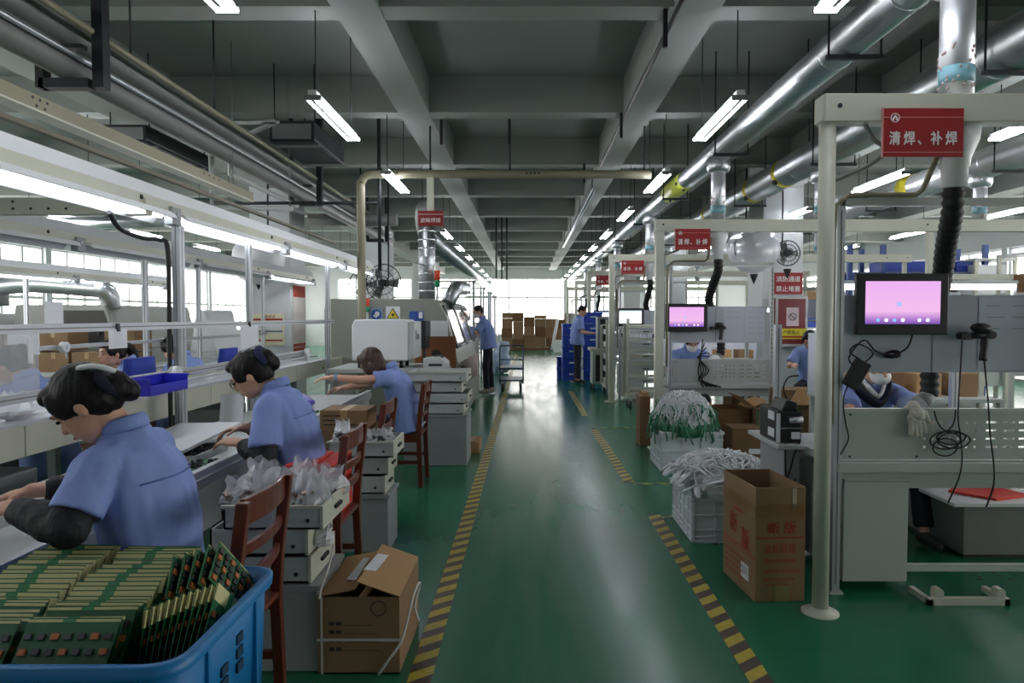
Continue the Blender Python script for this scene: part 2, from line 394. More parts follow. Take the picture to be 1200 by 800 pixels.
tape(-0.43, 1.6, -0.40, 13.0); tape(-0.40, 13.3, -0.40, 26)
tape(0.935, 1.6, 0.93, 4.95); tape(0.98, 4.9, 1.7, 4.92, 0.05)
tape(0.90, 5.95, 0.87, 8.75); tape(0.93, 5.88, 1.6, 5.9, 0.05); tape(0.86, 9.9, 0.86, 13.2)
tape(0.9, 8.9, 2.0, 8.9, 0.04); tape(1.02, 15.0, 1.02, 24.0)
# ================================================================ CEILING SERVICES
# hanging twin-tube lights
def make_light(x, y, label, group):
    t = thing('ceiling_light', label, 'ceiling light', (x, y, 3.05), group)
    MB().box(x - 0.03, y - 0.62, 3.095, x + 0.03, y + 0.62, 3.13).build('housing', M_white, t)
    for s_ in (-1, 1):
        MB().cyl((x + s_ * 0.05, y - 0.59, 3.075), (x + s_ * 0.05, y + 0.59, 3.075), 0.0115, seg=8).build('tube', M_tube, t)
        MB().box(x - 0.062, y + s_ * 0.6 - 0.012, 3.06, x + 0.062, y + s_ * 0.6 + 0.012, 3.095).build('lamp_holder', M_ductgrey, t)
        MB().cyl((x, y + s_ * 0.52, 3.12), (x, y + s_ * 0.52, 4.15), 0.005, seg=6).build('suspension_rod', M_dark, t)
    return t
rows = [(-1.59, 'above the assembly edge of the aisle'), (1.59, 'above the repair edge of the aisle'), (4.3, 'between the second and third ducts'),
        (7.6, 'farthest out over the stations'), (-5.0, 'behind the assembly line'), (-7.6, 'nearest the window wall')]
L0 = None
for rx, where in rows:
    for i in range(11 if abs(rx) < 2 else 8):
        lab = '%s twin-tube light from the camera, row %s' % (nth(i), where)
        y = 3.1 + 2.64 * i
        if L0 is None: L0 = make_light(rx, y, lab, 'hanging twin-tube ceiling lights')
        else: dup(L0, (rx, y, 3.05), lab)

def duct(name, label, x, z, r, y0, y1, m, hang=True, seam=0.9, group=None, step=2.63, h0=1.6):
    t = thing(name, label, 'duct', (x, y0, z), group)
    MB().cyl((x, y0, z), (x, y1, z), r, seg=24).build('duct_pipe', m, t)
    ring = None; y = y0 + seam
    while y < y1:
        if ring is None: ring = MB().lathe((x, y, z), [(r + 0.001, -0.012), (r + 0.006, 0), (r + 0.001, 0.012)], (0, 1, 0), 24, False).build('seam_ring', m, t); y00 = y
        else: piece(ring, t, (0, y - y00, 0))
        y += seam
    if hang:
        y = y0 + h0; hg = None
        while y < y1:
            if hg is None:
                mb = MB().box(x - r - 0.06, y - 0.015, z - r - 0.035, x + r + 0.06, y + 0.015, z - r - 0.005)
                for s_ in (-1, 1): mb.cyl((x + s_ * (r + 0.045), y, z - r - 0.02), (x + s_ * (r + 0.045), y, 4.15), 0.008, seg=6)
                hg = mb.build('hanger', M_dark, t); yh = y
            else: piece(hg, t, (0, y - yh, 0))
            y += step
    return t
d1 = duct('exhaust_duct', 'long silver exhaust duct with a yellow band above the aisle edge of the stations', 2.1, 3.25, 0.123, 0.2, 32, M_galv)
MB().cyl((2.1, 9.0, 3.25), (2.1, 10.1, 3.25), 0.127, seg=24).build('warning_band', mat('duct_yellow', (206, 214, 76), 0.4), d1)['label'] = 'pale yellow marking band'
for yy in (9.1, 9.95):
    for a in (200, 260): MB().ell((2.1 + 0.126 * math.cos(rad(a)), yy, 3.25 + 0.126 * math.sin(rad(a))), (0.02, 0.05, 0.02)).build('arrow_mark', M_black, d1)
d2 = duct('exhaust_duct', 'silver duct with black and yellow marks, next beyond the yellow banded duct', 3.15, 3.2, 0.17, 0.2, 32, M_galv, seam=1.1)
for yy in (9.4, 8.3, 11.6):
    MB().cyl((3.15, yy, 3.2), (3.15, yy + 0.12, 3.2), 0.173, seg=24).build('warning_band', M_yellow, d2)
    MB().ell((3.15 - 0.13, yy + 0.06, 3.2 - 0.12), (0.035, 0.05, 0.035)).build('arrow_mark', M_black, d2)
d3 = duct('exhaust_duct', 'white foil wrapped duct with a yellow mark, outermost over the stations', 5.0, 3.12, 0.16, 0.2, 32, M_foil, seam=1.2)
MB().cyl((5.0, 8.8, 3.12), (5.0, 9.05, 3.12), 0.164, seg=24).build('warning_band', M_yellow, d3)
MB().ell((4.86, 8.92, 3.02), (0.04, 0.06, 0.04)).build('arrow_mark', M_black, d3)

# drop ducts to the stations
def drop(x, y, zt, zb, r, label, group):
    t = thing('drop_duct', label, 'duct', (x, y, zb), group)
    MB().cyl((x, y, zb), (x, y, zt), r, seg=20).build('drop_pipe', M_foil, t)
    MB().lathe((x, y, zt - 0.12), [(r, -0.06), (r + 0.035, -0.05), (r + 0.05, 0.0), (r + 0.05, 0.08), (r + 0.02, 0.12)], seg=20).build('collar', M_galv, t)
    MB().cyl((x, y, zb + 0.12), (x, y, zb + 0.2), r + 0.003, seg=20).build('blue_tape', mat('blue_tape', (128, 178, 192), 0.5), t)
    mb = MB()
    for q in range(70):
        a = R.uniform(0, 2 * PI); z_ = zb + R.uniform(0.02, 0.3); mb.ell((x + r * math.cos(a), y + r * math.sin(a), z_), (0.008, 0.008, 0.009), nu=5, nv=4)
    mb.build('foil_crumple', mat('pink_foil', (196, 172, 172), 0.4, 0.5), t)
    return t
for n in range(6):
    y = 3.38 + 4.15 * n
    drop(2.1, y, 3.2, 2.46, 0.076, 'foil wrapped drop duct to the %s repair station from the camera' % nth(n), 'drop ducts of the repair stations')
    if 0 < n < 5:
        drop(3.25, y + 0.05, 3.1, 2.46, 0.07, 'drop duct from the marked silver duct above the %s station' % nth(n), 'drop ducts of the middle lane')
        drop(5.0, y + 0.05, 3.05, 2.46, 0.07, 'drop duct from the outermost foil duct above the %s station' % nth(n), 'drop ducts of the outer lane')

# cable trays over the stations
for x, z, lab in ((2.75, 3.62, 'dark cable tray high between the first two silver ducts'), (3.85, 3.4, 'brown cable tray beside the second silver duct')):
    t = thing('cable_tray', lab, 'cable tray', (x, 0, z))
    MB().box(x - 0.11, 0.2, z, x + 0.11, 30, z + 0.012).build('tray_floor', M_ductgrey, t)
    for s_ in (-1, 1): MB().box(x + s_ * 0.11 - 0.006, 0.2, z, x + s_ * 0.11 + 0.006, 30, z + 0.09).build('tray_side', M_creamdark, t)
    hg = MB().cyl((x, 1.5, z), (x, 1.5, 4.15), 0.008, seg=6).build('hanger', M_dark, t)
    for i in range(1, 11): piece(hg, t, (0, 2.63 * i, 0))

# pipes and trays over the assembly line
def pipe(name, label, pts, r, m, cat='pipe', seg=12, hang=(), smooth=False):
    t = thing(name, label, cat, pts[0])
    MB().tube(catmull(pts) if smooth else pts, r, seg).build('pipe_run', m, t)
    for y, x, z in hang: MB().cyl((x, y, z), (x, y, 4.15), 0.008, seg=6).build('hanger', M_dark, t)
    return t
H1 = [(1.8 + 2.63 * i,) for i in range(4)]
pipe('grey_pipe', 'upper of the two thick grey pipes held in black hangers', [(-3.0, -0.5, 3.3), (-3.0, 15, 3.3)], 0.085, M_ductgrey, seg=20)
pipe('grey_pipe', 'lower of the two thick grey pipes held in black hangers', [(-3.0, -0.5, 3.08), (-3.0, 15, 3.08)], 0.085, M_ductgrey, seg=20)
pipe('water_pipe', 'thin silver pipe running between the two thick grey pipes', [(-2.89, -0.5, 3.12), (-2.89, 12, 3.12)], 0.018, M_galv)
pipe('water_pipe', 'thin cream pipe running above the thick grey pipes', [(-2.8, -0.5, 3.285), (-2.8, 14, 3.285)], 0.022, M_creamdark, hang=[(4.9, -2.8, 3.29), (6.2, -2.8, 3.29)])
for y, lab in ((4.5, 'black square hanger nearest the camera around the thick grey pipes'), (9.2, 'second black square hanger around the thick grey pipes'), (13.6, 'farthest black square hanger around the thick grey pipes')):
    t = thing('pipe_hanger', lab, 'bracket', (-3.0, y, 2.96), 'black pipe hangers')
    MB().box(-3.15, y - 0.04, 2.93, -2.83, y + 0.04, 2.99).build('cross_bar', M_dark, t)
    MB().box(-3.13, y - 0.03, 3.185, -2.87, y + 0.03, 3.21).build('middle_bar', M_dark, t)
    MB().box(-3.17, y - 0.04, 2.93, -3.12, y + 0.04, 4.15).build('upright', M_dark, t)
    MB().box(-2.84 + 0.04, y - 0.04, 2.93, -2.73, y + 0.04, 4.15).build('upright', M_dark, t)
t = thing('steel_beam', 'cream perforated steel beam hung above the lighting canopy', 'beam', (-2.9, 1, 2.6))
MB().box(-2.94, 0.5, 2.66, -2.86, 7.2, 2.745).build('web', M_creamdark, t)
MB().box(-2.97, 0.5, 2.648, -2.855, 7.2, 2.66).build('flange', M_cream, t)
hole = MB().cyl((-2.859, 4.0, 2.72), (-2.856, 4.0, 2.72), 0.009, seg=8).build('bolt_hole', M_black, t)
for a, b in ((0.06, 0), (0.12, 0), (0.03, -0.04), (0.1, -0.04), (2.1, 0), (2.2, 0), (2.3, 0), (2.4, 0)): piece(hole, t, (0, a, b))
for y in (1.6, 6.8): MB().cyl((-2.9, y, 2.74), (-2.9, y, 4.15), 0.005, seg=6).build('hanger', M_ductgrey, t)
t = thing('steel_channel', 'thin olive steel channel between the cream beam and the canopy', 'beam', (-2.62, 1, 2.4))
MB().box(-2.64, 0.5, 2.44, -2.6, 9.4, 2.465).build('channel', M_olive, t)
for y in (1.8, 7.6): MB().cyl((-2.62, y, 2.46), (-2.62, y, 4.15), 0.004, seg=6).build('hanger', M_ductgrey, t)
def aircon(x0, x1, y0, y1, z0, z1, lab):
    t = thing('fan_coil_unit', lab, 'air conditioner', ((x0 + x1) / 2, y0, z0))
    MB().box(x0, y0, z0, x1, y1, z1).build('casing', M_dark, t, bevel=0.008)
    MB().box(x0 + 0.03, y0 - 0.006, z0 + 0.03, x1 - 0.03, y0, z1 - 0.03).build('end_panel', M_ductgrey, t)
    for q in (0.12, 0.88): MB().box(x0 - 0.01, y0 + (y1 - y0) * q - 0.02, z0 - 0.02, x1 + 0.02, y0 + (y1 - y0) * q + 0.02, z0).build('support_rail', M_ductgrey, t)
    MB().box(x1, y0, z0 + 0.02, x1 + 0.008, y1, z0 + 0.035).build('edge_strip', M_ductgrey, t)
    for a in (x0 + 0.02, x1 - 0.02):
        for b in (y0 + 0.1, y1 - 0.1): MB().cyl((a, b, z1), (a, b, 4.15), 0.008, seg=6).build('suspension_rod', M_dark, t)
aircon(-4.3, -3.86, 7.0, 8.4, 3.22, 3.4, 'black boxed fan coil beside the cream steel beam')
aircon(-2.72, -2.25, 7.3, 8.5, 3.3, 3.52, 'dark fan coil unit beside the hanging light near the aisle')
pipe('insulated_pipe', 'pale insulated pipe looping up to the fan coil near the aisle', [(-3.3, 7.6, 3.35), (-2.62, 7.25, 3.5), (-3.12, 7.25, 3.48), (-3.12, 7.25, 2.95), (-3.0, 9, 2.9)], 0.028, M_lgrey)
pipe('insulated_pipe', 'U-shaped pale pipe below the thick grey pipes', [(-3.25, 7.1, 3.12), (-3.25, 7.1, 2.58), (-2.45, 7.2, 2.58)], 0.028, M_lgrey)
pipe('sprinkler_pipe', 'thin black pipe crossing in front of the white column', [(-4.4, 8.6, 2.87), (-1.85, 8.6, 2.87)], 0.02, M_dark)
pipe('sprinkler_drop', 'thin black vertical pipe beside the cream goal frame', [(-1.82, 8.5, 4.15), (-1.82, 8.5, 2.02)], 0.022, M_dark)
pipe('air_duct', 'grey horizontal air duct from the white column toward the goal frame', [(-3.86, 12.2, 3.17), (-2.3, 12.2, 3.17)], 0.11, M_ductgrey, 'duct', 18)
pipe('spiral_duct', 'silver spiral duct crossing above the benches beyond the canopy', [(-7.6, 10.9, 2.92), (-5.55, 10.9, 2.98)], 0.1, M_galv, 'duct', 18)
pipe('conduit', 'black conduit along the ceiling beam above the aisle', [(1.1, 1.0, 3.68), (1.1, 10.2, 3.68)], 0.02, M_black)
pipe('conduit', 'silver strip conduit continuing along the ceiling beam above the aisle', [(1.05, 10.6, 3.43), (1.05, 19.5, 3.43)], 0.028, M_galv, hang=[(11, 1.05, 3.4), (13.6, 1.05, 3.4), (16.3, 1.05, 3.4), (19, 1.05, 3.4)])
for i, (x, y) in enumerate(((1.04, 5.2), (1.07, 7.8), (0.87, 10.4), (-0.2, 8.1), (-1.0, 8.1))):
    struct('trim_%d' % (20 + i), MB().box(x - 0.016, y - 0.016, 3.47, x + 0.016, y + 0.016, 3.76), M_dark)
for i, (x, y, z) in enumerate(((-0.75, 17, 2.4), (-0.62, 17.2, 2.4), (-0.5, 17.4, 2.35))):
    pipe('hanging_rod', 'black rod hanging over the far machines, %s of three' % nth(i), [(x, y, z), (x, y, 4.15)], 0.02, M_dark)

# cream goal frame across the aisle with the hung sign
t = thing('goal_frame', 'cream steel goal frame spanning the aisle under the ceiling', 'frame', (-2.0, 8.3, 0))
MB().tube(catmull([(-2.0, 8.3, 0), (-2.0, 8.3, 1.5), (-2.0, 8.3, 2.9), (-1.985, 8.3, 3.08), (-1.9, 8.3, 3.16), (-1.6, 8.3, 3.165), (0, 8.3, 3.165), (1.5, 8.3, 3.165)], 4), 0.052, 8).build('bent_tube', M_creamdark, t)
for x in (-1.16, -0.2, 1.42): MB().cyl((x, 8.3, 3.2), (x, 8.3, 4.15), 0.012, seg=6).build('hanger', M_dark, t)
MB().box(-1.2, 8.27, 2.7, -1.12, 8.33, 3.13).build('sign_post', M_cream, t)
bolt = MB().cyl((-1.7, 8.24, 3.17), (-1.7, 8.25, 3.17), 0.012, seg=8).build('bolt_hole', M_black, t)
for a in (0.05, 0.1, 0.15, 1.7, 1.75, 1.8, 1.85): piece(bolt, t, (a, 0, 0))
t = thing('hanging_sign', 'small red sign hung from the cream goal frame over the machine', 'sign', (-1.15, 8.25, 2.55))
MB().box(-1.3, 8.24, 2.54, -1.0, 8.26, 2.72).build('sign_board', mat('sign_red_dim', (140, 30, 28), 0.5), t)
text('波峰焊接', 0.062, (-1.277, 8.24, 2.585), (1, 0, 0), (0, 0, 1), M_signwhite, t, bold=0.001)
MB().box(-1.3, 8.237, 2.675, -1.0, 8.24, 2.68).build('rule_line', M_signwhite, t)

# silver duct rising from the oven and running down the hall
t = thing('exhaust_duct', 'bright silver duct rising from the oven and running off down the hall', 'duct', (-1.35, 9.3, 1.68))
MB().cyl((-1.35, 9.3, 1.66), (-1.35, 9.3, 2.72), 0.112, seg=22).build('riser', M_galv, t)
rg = MB().lathe((-1.35, 9.3, 1.8), [(0.113, -0.012), (0.119, 0), (0.113, 0.012)], seg=22, cap=False).build('seam_ring', M_galv, t)
for q in range(1, 9): piece(rg, t, (0, 0, 0.115 * q))
MB().tube(catmull([(-1.35, 9.3, 2.7), (-1.36, 9.33, 2.85), (-1.42, 9.6, 2.96), (-1.52, 10.1, 2.92), (-1.58, 10.7, 2.78), (-1.6, 11.3, 2.72)], 5), 0.12, 20).build('elbow', M_ductgrey, t)
MB().cyl((-1.6, 11.2, 2.72), (-1.6, 31, 2.72), 0.135, seg=22).build('long_run', M_galv, t)
rg = MB().lathe((-1.6, 12, 2.72), [(0.136, -0.015), (0.145, 0), (0.136, 0.015)], (0, 1, 0), 22, False).build('seam_ring', M_galv, t)
for q in range(1, 16): piece(rg, t, (0, 1.2 * q, 0))

# cage fans on the columns and posts
def fan(loc, yaw, r, lab, m=M_dark):
    t = thing('cage_fan', lab, 'fan', loc); x, y, z = loc
    B = Matrix.Rotation(yaw, 4, 'Z')
    def W_(p): return Vector(loc) + (B @ Vector(p))
    def ring(rr, yy, name, th=0.006): MB().tube([W_((rr * math.cos(a), yy, rr * math.sin(a))) for a in [2 * PI * j / 24 for j in range(25)]], th, 6).build(name, m, t)
    ring(r, 0, 'cage_ring', 0.009); ring(r * 0.66, -0.05, 'cage_ring'); ring(r * 0.35, -0.065, 'cage_ring')
    mb = MB()
    for j in range(20):
        a = 2 * PI * j / 20; mb.tube([W_((r * math.cos(a), 0, r * math.sin(a))), W_((r * 0.66 * math.cos(a), -0.05, r * 0.66 * math.sin(a))), W_((0.06 * math.cos(a), -0.07, 0.06 * math.sin(a)))], 0.003, 4)
    mb.build('cage_wires', m, t)
    MB().cyl(W_((0, -0.07, 0)), W_((0, 0.16, 0)), 0.055, seg=14).build('motor', m, t)
    bm = MB()
    for j in range(3):
        a = 2 * PI * j / 3; u = Vector((math.cos(a), 0, math.sin(a))); v = Vector((-math.sin(a), 0, math.cos(a)))
        P = [u * 0.05 - v * 0.03 + Vector((0, -0.02, 0)), u * r * 0.85 - v * r * 0.3 + Vector((0, -0.03, 0)), u * r * 0.88 + v * r * 0.25 + Vector((0, 0.03, 0)), u * 0.05 + v * 0.03 + Vector((0, 0.02, 0))]
        bm.prism([W_(p) for p in P], (0, 0, 0), B.to_3x3() @ Vector((0, 0.006, 0)))
    bm.build('blades', M_ductgrey, t)
    MB().tube([W_((0, 0.14, 0)), W_((0, 0.22, 0.1)), W_((0, 0.24, 4.15 - z))], 0.014, 8).build('drop_pole', m, t)
    MB().lathe(W_((0, 0.0, -r - 0.2)), [(0.005, 0), (0.06, 0.12), (0.06, 0.15)], seg=10).build('drop_weight', M_black, t)
    return t
fan((-2.32, 11.1, 2.0), rad(-10), 0.3, 'dark cage fan beside the cream goal post')
fan((-2.75, 11.6, 2.0), rad(25), 0.25, 'smaller cage fan next to the one by the goal post')
fan((3.52, 10.6, 2.5), rad(15), 0.34, 'cage fan in a clear cover behind the second station')
t = bpy.data.objects['cage_fan.002']; MB().ell((3.52, 10.62, 2.5), (0.42, 0.2, 0.38)).build('plastic_cover', M_bag, t)
fan((4.15, 10.9, 2.46), 0, 0.2, 'cage fan on the white column above the fire notice')
fan((-4.15, 10.6, 2.35), rad(-20), 0.28, 'cage fan wrapped in a plastic bag beside the white column')
t = bpy.data.objects['cage_fan.004']; MB().ell((-4.15, 10.6, 2.35), (0.42, 0.2, 0.42)).build('plastic_cover', M_bagw, t)
# ================================================================ ASSEMBLY LINE
def bench(x_rim, x_in, y0, y1, z, lab):
    t = thing('work_bench', lab, 'bench', (x_rim, y0, 0))
    MB().box(x_in, y0, z - 0.06, x_rim, y1, z - 0.045).build('bench_top', M_lgrey, t)
    mb = MB().box(x_rim - 0.02, y0, z - 0.085, x_rim + 0.015, y1, z); mb.box(x_rim + 0.015, y0, z - 0.05, x_rim + 0.022, y1, z - 0.035)
    mb.build('rim_profile', M_alu, t, bevel=0.006)
    MB().box(x_rim - 0.015, y0, z - 0.3, x_rim - 0.005, y1, z - 0.085).build('apron_panel', M_lgrey, t)
    lg = MB().box(x_rim - 0.06, y0 + 0.05, 0, x_rim - 0.02, y0 + 0.09, z - 0.085).build('leg', M_alu, t)
    y = 1.4
    while y < y1 - y0 - 0.1: piece(lg, t, (0, y, 0)); piece(lg, t, (x_in - x_rim + 0.1, y, 0)); y += 1.4
    return t
bench(-1.5, -2.2, 0.6, 6.5, 0.75, 'long grey work bench with an aluminium rim along the assembly line')
def conveyor(x0, x1, y0, y1, zb, zt, lab):
    t = thing('conveyor', lab, 'conveyor', (x1, y0, 0))
    MB().box(x0, y0, zt - 0.03, x1 - 0.05, y1, zt).build('belt_deck', M_grey, t)
    seg = 1.9; y = y0; first = None
    while y < y1 - 0.1:
        if first is None:
            first = MB().box(x1 - 0.03, y, zb, x1, y + seg - 0.008, zt + 0.015).build('side_panel', M_cream, t, bevel=0.004)
            bo = MB().cyl((x1, y + 0.9, (zb + zt) / 2), (x1 + 0.008, y + 0.9, (zb + zt) / 2), 0.013, seg=10).build('bolt', M_black, t)
        else: piece(first, t, (0, y - y0, 0)); piece(bo, t, (0, y - y0, 0))
        y += seg
    MB().box(x1 - 0.1, y0, zt + 0.015, x1 + 0.012, y1, zt + 0.03).build('edge_rail', M_alu, t)
    MB().box(x1 - 0.16, y0, zt + 0.055, x1 - 0.12, y1, zt + 0.07).build('guide_rail', M_alu, t)
    MB().box(x0, y0, zb, x0 + 0.03, y1, zt + 0.015).build('rear_panel', M_cream, t)
    lg = MB().box(x1 - 0.1, y0 + 0.2, 0, x1 - 0.05, y0 + 0.25, zb).build('leg', M_grey, t)
    y = 1.5
    while y < y1 - y0 - 0.3: piece(lg, t, (0, y, 0)); piece(lg, t, (x0 - x1 + 0.15, y, 0)); y += 1.5
    return t
conveyor(-2.95, -2.36, -0.6, 8.1, 0.79, 0.925, 'long cream sided conveyor running beside the work bench')
# boxes and gear in the dark space below the conveyor
for i, (y, w, h, m, lab) in enumerate(((2.9, 0.5, 0.5, M_grey, 'grey control box under the conveyor behind the nearest worker'), (4.7, 0.35, 0.42, M_dark, 'dark control box under the conveyor near the paper sheet'),
                                       (5.5, 0.45, 0.5, M_lgrey, 'pale control box under the conveyor behind the second worker'))):
    t = thing('control_box', lab, 'control box', (-2.6, y, 0.0))
    MB().box(-2.8, y, 0.0, -2.45, y + w, h + 0.2).build('casing', m, t, bevel=0.01)
    MB().box(-2.45, y + 0.05, 0.3, -2.444, y + w - 0.05, h + 0.15).build('door', M_lgrey if m is M_dark else M_grey, t)
    MB().cyl((-2.444, y + w - 0.1, 0.45), (-2.43, y + w - 0.1, 0.45), 0.012, seg=8).build('knob', M_black, t)

def profile_post(t, x, y, z0, z1, w=0.04, d=0.04):
    mb = MB().box(x - w / 2, y - d / 2, z0, x + w / 2, y + d / 2, z1)
    o = mb.build('post', M_alu, t)
    g = MB().box(x + w / 2, y - 0.004, z0, x + w / 2 + 0.0008, y + 0.004, z1); g.box(x - 0.004, y - d / 2 - 0.0008, z0, x + 0.004, y - d / 2, z1)
    g.build('profile_groove', M_ductgrey, o); return o
t = thing('rail_frame', 'aluminium post and rail frame standing along the nearest assembly line', 'frame', (-2.2, 2, 0.7))
profile_post(t, -2.2, 4.33, 0.7, 2.02, 0.05, 0.065)
for y in (2.3, 5.42, 7.56): profile_post(t, -2.2, y, 0.7, 2.02)
for z, ya, yb in ((1.397, 0.4, 7.6), (1.105, 0.4, 6.6)):
    o = MB().box(-2.175, ya, z - 0.02, -2.135, yb, z + 0.02).build('rail', M_alu, t)
    MB().box(-2.1352, ya, z - 0.003, -2.1345, yb, z + 0.003).build('profile_groove', M_ductgrey, o)
pipe('power_cable', 'thick black cable running down the wide aluminium post', [(-2.2, 3.62, 2.0), (-2.22, 3.75, 1.93), (-2.24, 4.0, 1.91), (-2.25, 4.2, 1.92), (-2.235, 4.27, 1.86), (-2.235, 4.27, 1.3), (-2.235, 4.27, 0.72)], 0.014, M_rubber, 'cable', 8, smooth=True)
# lighting canopy, line lights
def canopy(x, y0, y1, z, lab):
    t = thing('lighting_canopy', lab, 'canopy', (x, y0, z))
    MB().box(x - 0.03, y0, z + 0.07, x + 0.03, y1, z + 0.13).build('beam', M_cream, t)
    MB().prism([(x + 0.03, y0, z + 0.13), (x - 0.02, y0, z + 0.215), (x - 0.03, y0, z + 0.215), (x - 0.03, y0, z + 0.13)], (0, 0, 0), (0, y1 - y0, 0)).build('sloped_plate', M_white, t)
    return t
def line_light(x, y0, y1, z, lab, group, lit=True):
    t = thing('line_light', lab, 'light fitting', (x, y0, z), group)
    MB().prism([(x + 0.05, y0, z + 0.066), (x + 0.07, y0, z + 0.03), (x + 0.062, y0, z + 0.028), (x + 0.03, y0, z + 0.055), (x - 0.03, y0, z + 0.055), (x - 0.08, y0, z + 0.0), (x - 0.09, y0, z), (x - 0.05, y0, z + 0.066)], (0, 0, 0), (0, y1 - y0 - 0.06, 0)).build('reflector', M_white, t)
    if lit: MB().cyl((x, y0 + 0.06, z + 0.036), (x, y1 - 0.12, z + 0.036), 0.014, seg=10).build('tube', M_line, t)
    MB().box(x + 0.0, y1 - 0.085, z - 0.01, x + 0.055, y1 + 0.02, z + 0.1).build('joint_bracket', M_grey, t, bevel=0.004)
    bo = MB().cyl((x + 0.055, y1 - 0.03, z + 0.06), (x + 0.06, y1 - 0.03, z + 0.06), 0.01, seg=8).build('bolt', M_alu, t)
    MB().cyl((x + 0.03, y1 - 0.38, z + 0.105), (x + 0.036, y1 - 0.38, z + 0.105), 0.014, seg=8).build('plug', M_dark, t)
    return t
canopy(-2.2, 0.2, 9.75, 2.02, 'long cream lighting canopy over the nearest assembly line')
for i, (a, b) in enumerate(((0.3, 2.28), (2.35, 4.25), (4.32, 6.22), (6.28, 8.22), (8.28, 9.7))):
    line_light(-2.2, a, b, 2.02, '%s lit tube fitting from the camera under the nearest lighting canopy' % nth(i), 'tube fittings under the nearest canopy')
canopy(-3.6, 1.5, 11.5, 1.98, 'second lighting canopy behind the nearest one, over the next line')
for i in range(5): line_light(-3.6, 1.6 + 2 * i, 3.5 + 2 * i, 1.98, '%s tube fitting under the second lighting canopy' % nth(i), 'tube fittings under the second canopy', lit=(i > 3))
canopy(-6.0, 2.5, 11.5, 1.9, 'third lighting canopy, nearest the window wall')
for i in range(4): line_light(-6.0, 2.6 + 2.2 * i, 4.7 + 2.2 * i, 1.9, '%s lit tube fitting under the third canopy near the windows' % nth(i), 'tube fittings under the third canopy')
t = thing('rail_frame', 'aluminium post and rail frame of the second line', 'frame', (-3.6, 6, 0.7))
for y in (3.6, 6.37, 7.4, 9.2): profile_post(t, -3.55, y, 0, 1.98)
for z in (1.38, 1.22): MB().box(-3.55, 2.0, z - 0.015, -3.52, 9.3, z + 0.015).build('rail', M_alu, t)
t = thing('rail_frame', 'post frame of the third line by the windows', 'frame', (-6, 6, 0.7))
for y in (5.6, 8.2): profile_post(t, -6.0, y, 0, 1.9)
MB().box(-6.02, 3, 1.3, -5.98, 8.4, 1.34).build('rail', M_alu, t)
t = thing('cross_beam', 'grey perforated cross beam joining the two lighting canopies', 'beam', (-2.9, 3.9, 2.0))
MB().box(-3.6, 3.88, 2.03, -2.15, 3.95, 2.12).build('web', M_cream, t)
ho = MB().cyl((-2.9, 3.878, 2.06), (-2.9, 3.881, 2.06), 0.008, seg=8).build('bolt_hole', M_black, t)
for a, b in ((0.1, 0), (0.2, 0), (0.3, 0), (0.35, 0.03), (0.0, 0.04), (-0.5, 0.02)): piece(ho, t, (a, 0, b))
conveyor(-4.6, -3.75, 1.0, 9.5, 0.75, 0.86, 'second cream conveyor behind the seated workers of the next line')

# things on and along the rails
def hung_sheet(x, y, zt, w, h, lab, clip=True):
    t = thing('paper_sheet', lab, 'paper', (x, y, zt - h))
    MB().box(x, y - w / 2, zt - h, x + 0.002, y + w / 2, zt).build('sheet', M_paper, t)
    if clip: MB().prism([(x - 0.006, y - 0.012, zt - 0.012), (x + 0.01, y - 0.012, zt - 0.012), (x + 0.004, y - 0.012, zt + 0.03), (x - 0.002, y - 0.012, zt + 0.03)], (0, 0, 0), (0, 0.024, 0)).build('binder_clip', M_black, t)
    return t
hung_sheet(-2.13, 5.25, 1.385, 0.34, 0.255, 'white sheet clipped to the upper rail above the second worker')
hung_sheet(-2.132, 3.56, 1.385, 0.16, 0.1, 'small white card clipped to the upper rail above the nearest worker')
hung_sheet(-3.5, 5.06, 1.56, 0.2, 0.16, 'white notice taped to a post of the second line', False)
hung_sheet(-3.5, 4.75, 1.38, 0.3, 0.2, 'pale document sleeve hanging on the rail of the second line', False)
t = thing('acrylic_sheet', 'clear acrylic sheet hanging between the two rails at the near end of the line', 'panel', (-2.13, 2.2, 1.12))
MB().box(-2.13, 1.3, 1.125, -2.124, 2.97, 1.378).build('sheet', M_acryl, t)
MB().box(-2.123, 2.9, 1.25, -2.12, 2.93, 1.36).build('edge_label', M_paper, t)
def tape_roll(c, r, lab, ax=(1, 0, 0)):
    t = thing('tape_roll', lab, 'tape roll', c)
    MB().lathe(c, [(r * 0.55, -0.02), (r, -0.02), (r, 0.02), (r * 0.55, 0.02), (r * 0.55, -0.02)], ax, 20, False).build('tape_body', M_white, t)
    MB().lathe(c, [(r * 0.45, -0.022), (r * 0.56, -0.022), (r * 0.56, 0.022), (r * 0.45, 0.022), (r * 0.45, -0.022)], ax, 20, False).build('core', M_paper, t)
    e = Vector(c) + Vector((0, r * 0.4, -r)); MB().tube([e, e + Vector((0, 0.01, -0.05))], 0.008, 6).build('loose_end', M_white, t)
tape_roll((-2.105, 4.08, 1.1), 0.055, 'white tape roll on the lower rail beside the wide post')
tape_roll((-2.105, 6.55, 1.1), 0.05, 'white tape roll at the far end of the lower rail')
tape_roll((-3.49, 5.15, 1.22), 0.04, 'small white tape roll on the rail of the second line')
